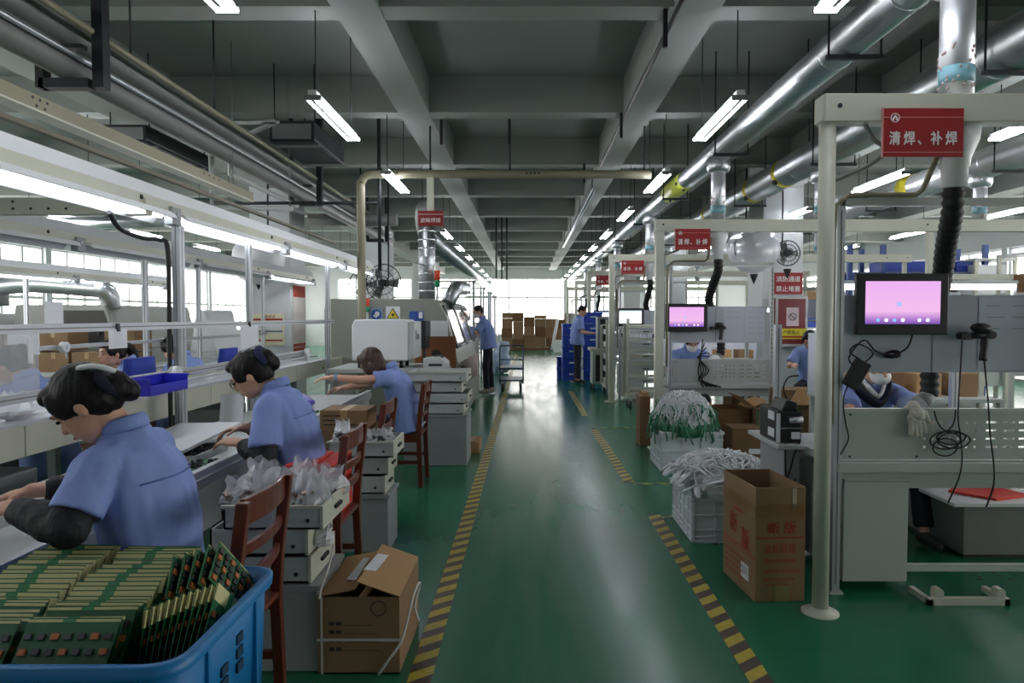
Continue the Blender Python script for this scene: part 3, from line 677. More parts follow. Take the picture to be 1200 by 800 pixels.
def bin_box(x0, y0, z0, x1, y1, z1, m, lab, group=None, name='parts_bin', cat='bin'):
    t = thing(name, lab, cat, ((x0 + x1) / 2, (y0 + y1) / 2, z0), group); w = 0.006
    mb = MB().box(x0, y0, z0, x1, y1, z0 + w); mb.box(x0, y0, z0, x0 + w, y1, z1); mb.box(x1 - w, y0, z0, x1, y1, z1 * 0.6 + z0 * 0.4); mb.box(x0, y0, z0, x1, y0 + w, z1); mb.box(x0, y1 - w, z0, x1, y1, z1)
    mb.build('tray_body', m, t, bevel=0.002)
    MB().box(x0 - 0.006, y0 - 0.008, z1 - 0.012, x1 + 0.004, y0, z1).build('rim', m, t)
    MB().box(x0 - 0.006, y1, z1 - 0.012, x1 + 0.004, y1 + 0.008, z1).build('rim', m, t); return t
bin_box(-2.13, 3.58, 1.03, -1.98, 3.98, 1.12, M_bluebin, 'violet blue parts bin hung on the lower rail by the tape roll')

# on the work bench: foam sheet, components, boards, paper
t = thing('foam_sheet', 'white foam sheet lying on the bench beyond the nearest worker', 'foam sheet', (-1.95, 3.5, 0.72))
MB().prism([(-2.12, 3.45, 0.74), (-1.72, 3.4, 0.765), (-1.72, 4.1, 0.8), (-2.12, 4.15, 0.785)], (0, 0, 0), (0, 0, 0.016)).build('sheet', M_white, t)
def parts_tray(x, y, w, d, lab, m, seed, n=150):
    t = thing('component_tray', lab, 'tray', (x, y, 0.705)); w2, d2 = w / 2, d / 2
    mb = MB().box(x - w2, y - d2, 0.705, x + w2, y + d2, 0.712)
    for a in (-1, 1): mb.box(x + a * w2 - 0.004, y - d2, 0.705, x + a * w2 + 0.004, y + d2, 0.745); mb.box(x - w2, y + a * d2 - 0.004, 0.705, x + w2, y + a * d2 + 0.004, 0.745)
    mb.build('tray_body', M_lgrey, t)
    q = random.Random(seed); c = MB()
    for _ in range(n):
        px, py = q.uniform(-w2 + .02, w2 - .02), q.uniform(-d2 + .02, d2 - .02); r = q.uniform(.005, .009)
        pz = 0.722 + 0.04 * (1 - (abs(px) / w2) ** 2) * (1 - (abs(py) / d2) ** 2) * q.random()
        c.cbox((x + px, y + py, pz), (r * 2.2, r * 2.2, r * 3), Euler((q.random() * 3, q.random() * 3, q.random() * 3)))
    o = c.build('loose_components', m, t, kind='stuff'); return t
parts_tray(-1.75, 3.0, 0.22, 0.5, 'grey component tray just beyond the nearest worker, full of dark parts', M_comp, 1)
parts_tray(-1.78, 3.62, 0.2, 0.36, 'component tray by the hands of the second worker', M_comp, 2)
parts_tray(-1.98, 2.4, 0.25, 0.4, 'component tray in front of the nearest worker', M_metalpart, 3)
for i, (x, y, rz, lab) in enumerate(((-1.6, 2.95, 0.1, 'green circuit board lying by the bench rim beyond the nearest worker'), (-1.62, 3.35, -0.1, 'green circuit board in front of the second worker'),
                                  (-1.68, 4.6, 0.05, 'green circuit board on the bench between the second and third workers'), (-1.68, 5.15, 0.0, 'green circuit board nearest the hands of the third worker'))):
    t = thing('circuit_board', lab, 'circuit board', (x, y, 0.706)); r_ = Euler((0, 0, rz))
    MB().cbox((x, y, 0.712), (0.17, 0.34, 0.003), r_).build('board', M_pcb, t)
    q = random.Random(i); c = MB()
    for _ in range(40): c.cbox((x + q.uniform(-.07, .07), y + q.uniform(-.14, .14), 0.719), (q.uniform(.006, .02), q.uniform(.006, .02), q.uniform(.006, .016)), r_)
    c.build('mounted_components', M_comp, t, kind='stuff')
t = thing('paper_sheet', 'white instruction sheet leaning upright on the bench by the second worker', 'paper', (-2.1, 4.72, 0.72))
MB().prism([(-2.17, 4.8, 0.71), (-1.98, 4.75, 0.71), (-2.02, 4.85, 0.9), (-2.2, 4.9, 0.89)], (0, 0, 0), (0, 0.003, 0)).build('sheet', M_paper, t)
t = thing('plastic_bag', 'crumpled blue plastic bag on the bench before the third worker', 'bag', (-1.85, 5.9, 0.71))
mb = MB()
for i in range(5): mb.ell((-1.8 - 0.05 * i, 5.6 + 0.1 * i, 0.745), (0.06, 0.08, 0.03), nu=8, nv=5)
mb.build('film', mat('blue_violet_film', (84, 80, 176), 0.35), t)

def lumpy_bag(c, s, m, lab, group, seed, contents=None, cut=0.0):
    """clear bag: crumpled pouch with a peaked open mouth and the parts inside it"""
    q = random.Random(seed); t = thing('plastic_bag', lab, 'bag', c, group); c = Vector(c)
    rs = []; n = 18; K = 9; so = Vector((seed * 3.7, seed * 1.9, 0)); yaw = q.uniform(-.5, .5); cy_, sy_ = math.cos(yaw), math.sin(yaw)
    lean = Vector((q.uniform(-.15, .15), q.uniform(-.15, .15), 0))
    for k in range(K + 1):
        z = k / K; rad_ = [.72, .95, 1.03, 1.05, 1.0, .92, .84, .8, .84, .92][k]; fl = 1 - 1.15 * max(0, z - .3); ring = []
        for j in range(n):
            a = 2 * PI * j / n; ca, sa = math.cos(a), math.sin(a)
            w = 1 + .3 * noise.noise(Vector((ca * 1.6, sa * 1.6, z * 2.2)) + so) + .22 * noise.noise(Vector((ca * 4, sa * 4, z * 6)) + so)
            px, py = ca * rad_ * w * s[0], sa * rad_ * w * s[1] * max(.12, fl)
            pz = z * s[2] * (1 + (.28 * noise.noise(Vector((ca * 2.5, sa * .8, 3)) + so) + .2 * noise.noise(Vector((ca * 7, sa * 3, 9)) + so)) * z)
            ring.append(c + Vector((px * cy_ - py * sy_, px * sy_ + py * cy_, max(0, pz))) + lean * z * s[2])
        rs.append(ring)
    mb = MB(); mb.rings(rs, False, False); mb.f.append(tuple(range(n))[::-1]); mb.sm.append(False)
    mb.build('film', m, t)
    if contents is not None:
        b = MB()
        for _ in range(110):
            a = q.uniform(0, 2 * PI); rr = math.sqrt(q.random()) * 0.88; z = q.uniform(.04, .56)
            b.cbox(c + Vector((math.cos(a) * rr * s[0], math.sin(a) * rr * s[1], z * s[2])), (q.uniform(.01, .02),) * 3, Euler((q.random() * 3, q.random() * 3, 0)))
        b.build('packed_parts', contents, t, kind='stuff')
    return t
for i, (x, y, lab) in enumerate(((-2.55, 3.1, 'milky bag on the conveyor at the edge of the picture'), (-2.52, 3.38, 'white bag on the conveyor under the acrylic sheet'), (-2.5, 3.68, 'white crumpled bag on the conveyor nearest the worker with the white hair clip'))):
    lumpy_bag((x, y, 0.93), (0.12, 0.17, 0.14), M_bagw, lab, 'bags on the conveyor', 30 + i)
lumpy_bag((-1.78, 2.05, 0.71), (0.09, 0.11, 0.17), M_bagw, 'white bag in the hands of the nearest worker', 'bags on the bench', 41, M_comp)
lumpy_bag((-1.85, 1.75, 0.71), (0.1, 0.11, 0.16), M_bag, 'clear bag on the bench nearest the camera', 'bags on the bench', 42, M_comp)

# drawer cabinets along the aisle
def drawer_cabinet(x0, x1, y0, y1, zb, dz, pulls, lab, group, tray_over=0.02, ht=0.105):
    t = thing('drawer_cabinet', lab, 'cabinet', ((x0 + x1) / 2, (y0 + y1) / 2, 0), group)
    MB().box(x0, y0, 0, x1, y1, zb - 0.02).build('base_cabinet', M_grey, t, bevel=0.006)
    MB().box(x0 - 0.01, y0 - 0.012, zb - 0.02, x1 + 0.01, y1 + 0.01, zb).build('base_lid', M_grey, t)
    z = zb
    for i, p in enumerate(pulls):
        a0 = x0 + p; a1 = x1 - 0.06 + p; h = ht if i == len(pulls) - 1 else dz
        b0, b1 = (y0 - tray_over, y1 + tray_over) if i == len(pulls) - 1 else (y0 + 0.01, y1 - 0.01)
        w = 0.008; top = z + h - 0.006
        mb = MB().box(a0, b0, z + 0.004, a1, b1, z + 0.012)
        mb.box(a0, b0, z + 0.004, a0 + w, b1, top); mb.box(a0, b0, z + 0.004, a1, b0 + w, top); mb.box(a0, b1 - w, z + 0.004, a1, b1, top)
        dr = mb.build('drawer', M_lgrey, t)
        MB().box(a1, b0 - 0.004, z + 0.004, a1 + 0.012, b1 + 0.004, top + 0.002).build('drawer_front', M_cream, dr)
        MB().box(a1 + 0.012, (b0 + b1) / 2 - 0.045, z + h * 0.5 - 0.006, a1 + 0.024, (b0 + b1) / 2 + 0.045, z + h * 0.5 + 0.008).build('handle', M_dark, dr)
        MB().cyl((a1 - 0.05, b0 - 0.006, z + 0.04), (a1 - 0.05, b0, z + 0.04), 0.008, seg=8).build('lock', M_dark, dr)
        if i == len(pulls) - 1:
            MB().box(a0 - 0.006, b0 - 0.012, top - 0.008, a1 + 0.014, b0 + 0.004, top + 0.004).build('tray_rim', M_cream, dr)
        z += dz
    return t, z - dz + 0.012
c1, z1_ = drawer_cabinet(-1.3, -0.85, 2.74, 3.1, 0.36, 0.115, (0.02, 0.01, 0.08), 'grey drawer cabinet nearest the camera, its open top drawer full of clear bags', 'drawer cabinets along the line')
c2, z2_ = drawer_cabinet(-1.3, -0.85, 4.15, 4.45, 0.36, 0.115, (0.03, 0.05, 0.09), 'grey drawer cabinet between the red-seated chair and the cartons', 'drawer cabinets along the line')
c3, z3_ = drawer_cabinet(-1.2, -0.58, 6.6, 7.1, 0.5, 0.105, (0.02, 0.06, 0.0, 0.05), 'tall drawer cabinet behind the third worker, topped with an empty tray', 'drawer cabinets along the line')
q = random.Random(5)
# bags in the first cabinet's top drawer
ix = 0
for row, y in ((0, 2.82), (1, 3.02)):
    for j in range(4):
        lumpy_bag((-1.19 + 0.1 * j + 0.01 * row, y, z1_ + .05), (0.07, 0.09, 0.13 + 0.03 * ((j + row) % 2)), M_bag, 'clear bag of parts in the top drawer, %s from the worker, %s row' % (nth(j), ('nearer', 'farther')[row]), 'bags in the nearest top drawer', 60 + ix, M_metalpart); ix += 1
for j in range(3):
    lumpy_bag((-1.1 + 0.12 * j, 2.85, 0.49), (0.05, 0.05, 0.1), M_bagw, 'white bag in the half open middle drawer, %s from the worker' % nth(j), 'bags in the middle drawer', 80 + j)
for j in range(4):
    lumpy_bag((-1.16 + 0.09 * j, 4.28, z2_ + .045), (0.055, 0.07, 0.15 if j == 0 else 0.1), M_bagw if j == 0 else M_bag, ('tall milky bag at the end of the drawer before the cartons' if j == 0 else 'clear bag of black parts before the cartons, %s from the aisle' % nth(3 - j)), 'bags in the second top drawer', 100 + j, M_comp)

# wooden chairs
def wooden_chair(x, y, lab, tilt=0.0):
    """back at +x, seat toward -x"""
    t = thing('wooden_chair', lab, 'chair', (x, y, 0), 'wooden chairs along the line')
    W2 = 0.19
    MB().box(x - 0.4, y - 0.2, 0.43, x - 0.0, y + 0.2, 0.455).build('seat', M_wood, t, bevel=0.008)
    for s_ in (-1, 1):
        yy = y + s_ * W2
        mb = MB()
        mb.rings([[Vector((px + dx, yy + dy, z)) for dx, dy in ((-.02, -.016), (.02, -.016), (.02, .016), (-.02, .016))] for px, z in ((x - 0.0, 0), (x - 0.015, 0.43), (x - 0.005, 0.6), (x + 0.03, 0.88))], False)
        mb.build('back_post', M_wood, t, bevel=0.005)
        MB().box(x - 0.39, yy - 0.018, 0, x - 0.353, yy + 0.018, 0.43).build('leg', M_wood, t, bevel=0.004)
        MB().box(x - 0.37, yy - 0.01, 0.2, x - 0.01, yy + 0.01, 0.23).build('stretcher', M_wood, t)
        MB().box(x - 0.37, yy - 0.01, 0.385, x - 0.01, yy + 0.01, 0.43).build('seat_rail', M_wood, t)
    def slat(z, h, px, name):
        pts = [(px + 0.02 * (1 - (2 * u - 1) ** 2), y - W2 + 0.015 + (2 * W2 - 0.03) * u) for u in [k / 6 for k in range(7)]]
        MB().rings([[Vector((a - .009, b, z)), Vector((a + .009, b, z)), Vector((a + .009, b, z + h)), Vector((a - .009, b, z + h))] for a, b in pts], False).build(name, M_wood, t, bevel=0.003)
    slat(0.8, 0.085, x + 0.02, 'top_rail'); slat(0.7, 0.035, x + 0.008, 'slat'); slat(0.6, 0.035, x - 0.002, 'slat')
    return t
wooden_chair(-0.9, 2.27, 'red-brown wooden chair of the nearest worker, beside the blue crate')
wooden_chair(-0.9, 3.45, 'red-brown wooden chair with red foam on its seat behind the second worker')
wooden_chair(-0.96, 4.62, 'red-brown wooden chair with cartons on its seat')
ch4 = wooden_chair(-0.9, 5.95, 'red-brown wooden chair of the third worker, edge on to the aisle')
t = thing('seat_cushion', 'grey seat cushion on the chair of the third worker', 'cushion', (-1.1, 5.95, 0.455))
MB().box(-1.28, 5.77, 0.456, -0.93, 6.13, 0.5).build('cushion_pad', mat('grey_cloth', (112, 114, 120), 0.85), t, bevel=0.015)
MB().tube([(-0.95, 5.8, 0.5), (-0.9, 5.76, 0.52), (-0.86, 5.78, 0.56)], 0.006, 6).build('tie', M_white, t)
for i in range(5):
    tag(MB().box(-1.17 + 0.048 * i, 3.27, 0.457, -1.126 + 0.048 * i, 3.63, 0.735 - 0.006 * (i % 2)).build('foam_sheet', M_redfoam, None, bevel=0.006), 'red foam sheet upright on the chair seat, %s from the worker' % nth(i), 'foam sheet', 'red foam sheets on the chair')

def carton(x0, y0, z0, x1, y1, z1, lab, m=None, group=None, rot=0.0, label_=False, tape_=True, name='carton'):
    m = m or M_card; cx, cy = (x0 + x1) / 2, (y0 + y1) / 2
    t = thing(name, lab, 'box', (cx, cy, z0), group)
    MB().box(x0, y0, z0, x1, y1, z1).build('box_body', m, t, bevel=0.004)
    if tape_: MB().box(cx - 0.025, y0 - 0.001, z1 - 0.08, cx + 0.025, y0, z1).build('tape_strip', mat('parcel_tape', (178, 146, 102), 0.3), t); MB().box(cx - 0.025, y0, z1, cx + 0.025, y1, z1 + 0.0012).build('tape_strip', MATS['parcel_tape'], t)
    if label_: MB().box(x1 - 0.14, y0 - 0.0015, z0 + (z1 - z0) * 0.35, x1 - 0.03, y0, z0 + (z1 - z0) * 0.35 + 0.05).build('paper_label', M_paper, t)
    t.rotation_euler.z = rot; return t
carton(-1.37, 4.46, 0.457, -1.0, 4.78, 0.71, 'lower carton on the wooden chair seat')
cc = carton(-1.36, 4.47, 0.71, -1.05, 4.76, 0.835, 'small printed carton on top of the carton on the chair')
for i in range(3): MB().box(-1.34, 4.4685, 0.735 + 0.03 * i, -1.34 + 0.22 - 0.05 * i, 4.4695, 0.743 + 0.03 * i).build('print_line', M_ink, cc)
carton(-0.66, 7.2, 0, -0.5, 7.5, 0.13, 'small open tray box on the floor beside the tall drawer cabinet', M_cardlight)

# white covered equipment beyond the third worker
t = thing('equipment_bench', 'grey bench carrying the white covered equipment before the oven', 'bench', (-1.6, 7.4, 0))
MB().box(-2.1, 7.15, 0.86, -1.1, 8.1, 0.9).build('bench_top', M_lgrey, t)
for x in (-2.05, -1.15):
    for y in (7.2, 8.05): MB().box(x - 0.02, y - 0.02, 0, x + 0.02, y + 0.02, 0.86).build('leg', M_grey, t)
t = thing('white_cabinet', 'white enamel equipment housing on the bench before the oven', 'equipment', (-1.55, 7.3, 0.9))
MB().prism([(-1.87, 7.3, 0.98), (-1.27, 7.3, 0.98), (-1.27, 7.3, 1.4), (-1.3, 7.3, 1.42), (-1.84, 7.3, 1.42), (-1.87, 7.3, 1.36)], (0, 0, 0), (0, 0.5, 0)).build('housing', M_white, t, bevel=0.012)
MB().box(-1.268, 7.32, 1.0, -1.2, 7.78, 1.4).build('side_housing', M_lgrey, t, bevel=0.01)
MB().box(-1.2, 7.4, 1.2, -1.196, 7.44, 1.3).build('switch', M_black, t); MB().box(-1.2, 7.5, 1.2, -1.196, 7.6, 1.26).build('connector', M_black, t)
for x in (-1.8, -1.35):
    for y in (7.35, 7.7): MB().cyl((x, y, 0.9), (x, y, 0.98), 0.02, seg=8).build('foot', M_black, t)
carton(-1.75, 7.17, 0.9, -1.4, 7.28, 0.975, 'flat brown box under the white housing', M_card)
t = thing('label_printer', 'grey desktop label printer beside the white housing', 'printer', (-1.15, 7.2, 0.88))
MB().prism([(-1.1, 7.25, 0.9), (-0.85, 7.25, 0.9), (-0.85, 7.25, 0.96), (-0.93, 7.25, 1.03), (-1.1, 7.25, 1.01)], (0, 0, 0), (0, 0.3, 0)).build('printer_body', M_lgrey, t, bevel=0.01)
MB().box(-1.04, 7.245, 0.925, -0.9, 7.25, 0.95).build('paper_slot', M_black, t)
MB().prism([(-1.0, 7.3, 1.03), (-0.93, 7.3, 1.035), (-0.9, 7.3, 1.01), (-0.97, 7.3, 1.005)], (0, 0, 0), (0, 0.2, 0)).build('window', M_dark, t)
t = thing('printer_stand', 'small grey stand under the label printer', 'stand', (-0.97, 7.4, 0))
MB().box(-1.09, 7.2, 0.87, -0.84, 7.58, 0.9).build('stand_top', M_lgrey, t); MB().box(-1.0, 7.35, 0, -0.94, 7.41, 0.87).build('stand_post', M_grey, t); MB().box(-1.08, 7.22, 0, -0.86, 7.56, 0.02).build('base', M_grey, t)

# the soldering oven
t = thing('soldering_oven', 'long grey soldering oven with sloping glass doors along the aisle', 'machine', (-1.6, 8.7, 0))
Mo = mat('oven_grey', (142, 144, 136), 0.45, var=0.04)
prof = [(-2.5, 0.06), (-0.86, 0.06), (-0.86, 0.8), (-0.9, 1.0), (-1.02, 1.45), (-1.12, 1.64), (-1.2, 1.68), (-2.5, 1.68)]
MB().prism([(a, 8.7, b) for a, b in prof], (0, 0, 0), (0, 3.8, 0)).build('oven_body', Mo, t, bevel=0.012)
MB().box(-2.45, 8.75, 0, -0.92, 12.4, 0.06).build('plinth', M_dark, t)
# front lower brown board, white notice
MB().box(-1.42, 8.688, 0.55, -0.9, 8.7, 1.2).build('front_board', M_brownboard, t)
MB().ell((-1.15, 8.685, 0.98), (0.06, 0.012, 0.05)).build('cable_outlet', M_black, t)
MB().box(-1.22, 8.684, 1.2, -1.0, 8.69, 1.4).build('notice', M_paper, t)
sg = MB().box(-1.99, 8.69, 1.38, -1.83, 8.7, 1.57).build('safety_sign', mat('sign_blue_pale', (128, 150, 178), 0.5), t, bevel=0)
MB().cyl((-1.91, 8.69, 1.475), (-1.91, 8.686, 1.475), 0.066, seg=24).build('sign_disc', M_blue, sg)
mb = MB(); mb.ell((-1.9, 8.685, 1.485), (0.03, 0.003, 0.034)); mb.cbox((-1.925, 8.685, 1.455), (0.05, 0.003, 0.02), Euler((0, 0.6, 0))); mb.build('sign_symbol', M_signwhite, sg)
sg = MB().box(-1.79, 8.69, 1.38, -1.61, 8.7, 1.58).build('warning_sign', M_paper, t)
MB().prism([(-1.782, 8.69, 1.425), (-1.618, 8.69, 1.425), (-1.7, 8.69, 1.565)], (0, 0, 0), (0, -0.003, 0)).build('sign_triangle', M_black, sg)
MB().prism([(-1.765, 8.687, 1.434), (-1.635, 8.687, 1.434), (-1.7, 8.687, 1.546)], (0, 0, 0), (0, -0.002, 0)).build('sign_triangle', M_yellow, sg)
MB().ell((-1.7, 8.684, 1.475), (0.017, 0.003, 0.017)).build('sign_symbol', M_black, sg)
sg = MB().box(-1.49, 8.69, 1.3, -1.31, 8.7, 1.52).build('instruction_card', mat('sign_blue_deep', (44, 74, 160), 0.5), t)
MB().cyl((-1.45, 8.69, 1.46), (-1.45, 8.686, 1.46), 0.045, seg=20).build('sign_disc', M_blue, sg); MB().box(-1.37, 8.686, 1.43, -1.32, 8.69, 1.51).build('card_text', M_paper, sg); MB().box(-1.47, 8.686, 1.33, -1.34, 8.69, 1.39).build('card_text', M_paper, sg)
# sloping glass doors
def slope(u): # point on the sloped side, u 0 bottom .. 1 top
    a = Vector((-0.9, 0, 1.0)); b = Vector((-1.12, 0, 1.64)); return a + (b - a) * u
nrm = Vector((0.64, 0, 0.22)).normalized()
for i in range(3):
    ya = 8.85 + 1.2 * i; yb = ya + 1.05
    p = [slope(0.05) + Vector((0, ya, 0)), slope(0.05) + Vector((0, yb, 0)), slope(0.93) + Vector((0, yb, 0)), slope(0.93) + Vector((0, ya, 0))]
    fr = MB().prism(p, (0, 0, 0), nrm * 0.03).build('door', M_dark, t, bevel=0.006)
    p = [slope(0.15) + Vector((0, ya + 0.12, 0)), slope(0.15) + Vector((0, yb - 0.12, 0)), slope(0.84) + Vector((0, yb - 0.12, 0)), slope(0.84) + Vector((0, ya + 0.12, 0))]
    MB().prism([v + nrm * 0.031 for v in p], (0, 0, 0), nrm * 0.004).build('pane', mat('oven_glass', (206, 196, 198), 0.08, 0.7), fr)
    MB().bar(slope(0.08) + Vector((0, ya + 0.2, 0)) + nrm * 0.05, slope(0.08) + Vector((0, yb - 0.2, 0)) + nrm * 0.05, 0.02, 0.02).build('handle', M_galv, fr)
MB().bar(Vector((-0.86, 8.72, 0.8)), Vector((-0.86, 12.4, 0.8)), 0.03, 0.03).build('side_trim', M_galv, t)
# raised cover plate and hood duct
MB().prism([(-0.86, 8.9, 0.55), (-0.62, 8.6, 0.72), (-0.62, 8.6, 1.0), (-0.86, 8.9, 0.86)], (0, 0, 0), (0.01, 0.02, 0)).build('fold_out_cover', mat('pale_cover', (206, 190, 188), 0.25, 0.3), t)
MB().tube([(-1.1, 9.5, 1.62), (-1.0, 9.7, 1.86), (-0.98, 11.0, 1.9)], 0.1, 16).build('side_duct', M_galv, t)
def tower_light(x, y, z, lab, s=1.0):
    t = thing('tower_light', lab, 'signal light', (x, y, z))
    MB().cyl((x, y, z), (x, y, z + 0.13 * s), 0.014 * s, seg=10).build('stem', M_white, t)
    MB().cyl((x, y, z + 0.13 * s), (x, y, z + 0.2 * s), 0.03 * s, seg=12).build('green_lens', mat('green_lens', (40, 150, 110), 0.3), t)
    MB().cyl((x, y, z + 0.2 * s), (x, y, z + 0.3 * s), 0.03 * s, seg=12).build('red_lens', mat('red_lens', (220, 74, 48), 0.3), t)
tower_light(-2.02, 8.66, 1.68 - 0.3, 'red and green tower light at the front corner of the oven')
tower_light(-1.2, 9.2, 1.68, 'red and green tower light beside the silver riser duct', 1.3)
t = thing('monitor_screen', 'dark thin monitor seen edge on before the oven', 'monitor', (-1.25, 8.3, 1.0))
MB().box(-1.3, 8.25, 1.06, -1.22, 8.6, 1.4).build('screen', M_dark, t, bevel=0.006); MB().cyl((-1.26, 8.4, 0.86), (-1.26, 8.4, 1.06), 0.018, seg=8).build('stand', M_black, t); MB().cyl((-1.26, 8.4, 0.84), (-1.26, 8.4, 0.86), 0.09, seg=14).build('base', M_black, t)
t = thing('side_table', 'low grey table under the edge-on monitor', 'table', (-1.3, 8.4, 0)); MB().box(-1.5, 8.2, 0.81, -1.0, 8.62, 0.84).build('table_top', M_lgrey, t)
for x in (-1.47, -1.03):
    for y in (8.24, 8.58): MB().box(x - 0.015, y - 0.015, 0, x + 0.015, y + 0.015, 0.81).build('leg', M_grey, t)

# column notices of the white column
t = thing('wall_notice', 'framed notice with red and blue bands on the white column', 'notice', (-4.2, 11.2, 1.2))
MB().box(-4.5, 11.2, 0.98, -3.98, 11.22, 1.5).build('notice_board', mat('notice_cream', (226, 218, 186), 0.6), t)
for z, h, m in ((1.39, 0.03, M_redink), (1.2, 0.02, M_blue), (1.05, 0.025, M_redink)): MB().box(-4.48, 11.195, z, -4.0, 11.2, z + h).build('color_band', m, t)
MB().box(-4.46, 11.197, 1.24, -4.02, 11.2, 1.38).build('text_field', M_paper, t)
text('消防安全', 0.06, (-4.35, 11.197, 1.43), (1, 0, 0), (0, 0, 1), M_redink, t)
t = thing('fire_cabinet', 'narrow white and red notice hanging on the side of the white column', 'notice', (-3.86, 11.4, 1))
MB().box(-3.868, 11.3, 0.85, -3.855, 11.9, 1.98).build('notice_board', mat('notice_white', (214, 204, 196), 0.6), t)
for z0, z1 in ((1.78, 1.97), (0.86, 0.93), (0.95, 1.0)): MB().box(-3.856, 11.3, z0, -3.85, 11.9, z1).build('color_band', M_redink, t)

# machines behind the line, by the windows
def smt_machine(x0, x1, y0, y1, h, m, lab, win=True):
    t = thing('assembly_machine', lab, 'machine', ((x0 + x1) / 2, y0, 0))
    MB().box(x0, y0, 0.08, x1, y1, h * 0.6).build('lower_body', m, t, bevel=0.02)
    MB().prism([(x0, y0 + 0.02, h * 0.6), (x1, y0 + 0.02, h * 0.6), (x1 - 0.18, y0 + 0.02, h), (x0 + 0.1, y0 + 0.02, h)], (0, 0, 0), (0, y1 - y0 - 0.05, 0)).build('upper_hood', m, t, bevel=0.02)
    if win: MB().prism([(x1 - 0.8, y0 + 0.012, h * 0.64), (x1 - 0.06, y0 + 0.012, h * 0.64), (x1 - 0.2, y0 + 0.012, h * 0.95), (x1 - 0.95, y0 + 0.012, h * 0.95)], (0, 0, 0), (0, 0.006, 0)).build('dark_window', M_black, t)
    MB().box(x0 + 0.05, y0 - 0.006, h * 0.3, x1 - 0.05, y0, h * 0.55).build('door_panel', M_lgrey, t)
    for a in (x0 + 0.08, x1 - 0.08): MB().cyl((a, y0 + 0.1, 0), (a, y0 + 0.1, 0.08), 0.03, seg=8).build('foot', M_black, t)
    return t
t = smt_machine(-7.3, -5.75, 9.6, 12.0, 1.62, mat('machine_grey', (150, 152, 146), 0.45), 'long grey machine with a dark window before the window wall')
MB().box(-6.6, 9.59, 1.18, -6.3, 9.6, 1.24).build('slot', M_black, t); MB().box(-6.25, 9.59, 1.18, -6.0, 9.6, 1.24).build('slot', M_black, t)
MB().tube(catmull([(-7.6, 9.7, 1.86), (-7.0, 9.7, 1.92), (-6.2, 9.7, 1.86), (-6.02, 9.7, 1.84), (-5.95, 9.75, 1.74), (-5.95, 9.8, 1.58)], 4), 0.13, 16).build('exhaust_duct', M_galv, t)
MB().cyl((-7.6, 9.72, 1.6), (-7.6, 9.72, 2.1), 0.2, seg=18).build('filter_drum', M_grey, t)
smt_machine(-7.9, -7.35, 9.2, 10.4, 1.5, M_white, 'white machine with a blue label beside the grey drum', False)
smt_machine(-4.9, -4.5, 9.9, 10.9, 1.55, M_white, 'white placement machine beside the white column', False)
tower_light(-7.75, 9.4, 1.72, 'red and green tower light by the window wall', 1.5)
# stacked cartons behind the second line
for i in range(5):
    for j in range(2 if i != 3 else 1):
        carton(-7.0 + 0.42 * i, 8.6, 0.75 + 0.27 * j, -6.62 + 0.42 * i, 9.0, 1.0 + 0.27 * j, 'carton in the %s tier behind the next line, %s from the window wall' % (('lower', 'upper')[j], nth(i)), M_card, 'cartons behind the second line')
t = thing('storage_table', 'low storage table under the cartons behind the next line', 'table', (-5.0, 8.8, 0)); MB().box(-7.1, 8.5, 0.71, -4.8, 9.1, 0.75).build('table_top', M_lgrey, t)
for x in (-7.0, -4.9): MB().box(x - 0.03, 8.6, 0, x + 0.03, 8.66, 0.71).build('leg', M_grey, t); MB().box(x - 0.03, 8.95, 0, x + 0.03, 9.01, 0.71).build('leg', M_grey, t)
# blue jackets over chair backs and shelf by the column
def jacket(x, y, z, lab):
    t = thing('draped_jacket', lab, 'jacket', (x, y, z))
    rs = []
    for k in range(6):
        u = k / 5; w = 0.2 + 0.06 * u; d = 0.05 + 0.05 * u
        rs.append([Vector((x + math.cos(a) * d * (1 + 0.2 * math.sin(4 * a + k)), y + math.sin(a) * w * (1 + 0.1 * math.sin(5 * a)), z + 0.42 * (1 - u))) for a in [2 * PI * j / 16 for j in range(16)]])
    MB().rings(rs, True).build('cloth', mat('royal_blue_cloth', (38, 58, 150), 0.85, bump=0.2, bscale=15), t); return t
def steel_chair(x, y, lab):
    t = thing('stool_chair', lab, 'chair', (x, y, 0)); MB().box(x - 0.2, y - 0.2, 0.43, x + 0.2, y + 0.2, 0.46).build('seat', M_wood, t)
    for a in (-.17, .17):
        for b in (-.17, .17): MB().box(x + a - .015, y + b - .015, 0, x + a + .015, y + b + .015, 0.43 if a < 0 else 0.9).build('leg' if a < 0 else 'back_post', M_wood, t)
    MB().box(x + 0.16, y - 0.17, 0.78, x + 0.18, y + 0.17, 0.9).build('top_rail', M_wood, t)
for i, (x, y, w) in enumerate(((-3.12, 5.5, 'beyond the violet bin'), (-3.12, 7.15, 'near the white sheet on the rail'))):
    steel_chair(x - 0.17, y, 'wooden chair under the blue jacket %s' % w); jacket(x, y, 0.7, 'royal blue jacket draped on a chair %s' % w)
t = thing('storage_shelf', 'grey storage shelf with dark trays beside the white column', 'shelf', (-2.9, 11.8, 0))
for x in (-3.7, -2.3):
    for y in (12.6, 13.1): MB().box(x - 0.02, y - 0.02, 0, x + 0.02, y + 0.02, 1.6).build('post', M_grey, t)
for z in (0.4, 0.7, 0.95, 1.15, 1.35, 1.58): MB().box(-3.72, 12.58, z, -2.28, 13.12, z + 0.03).build('shelf_board', M_lgrey, t)
nn = 0
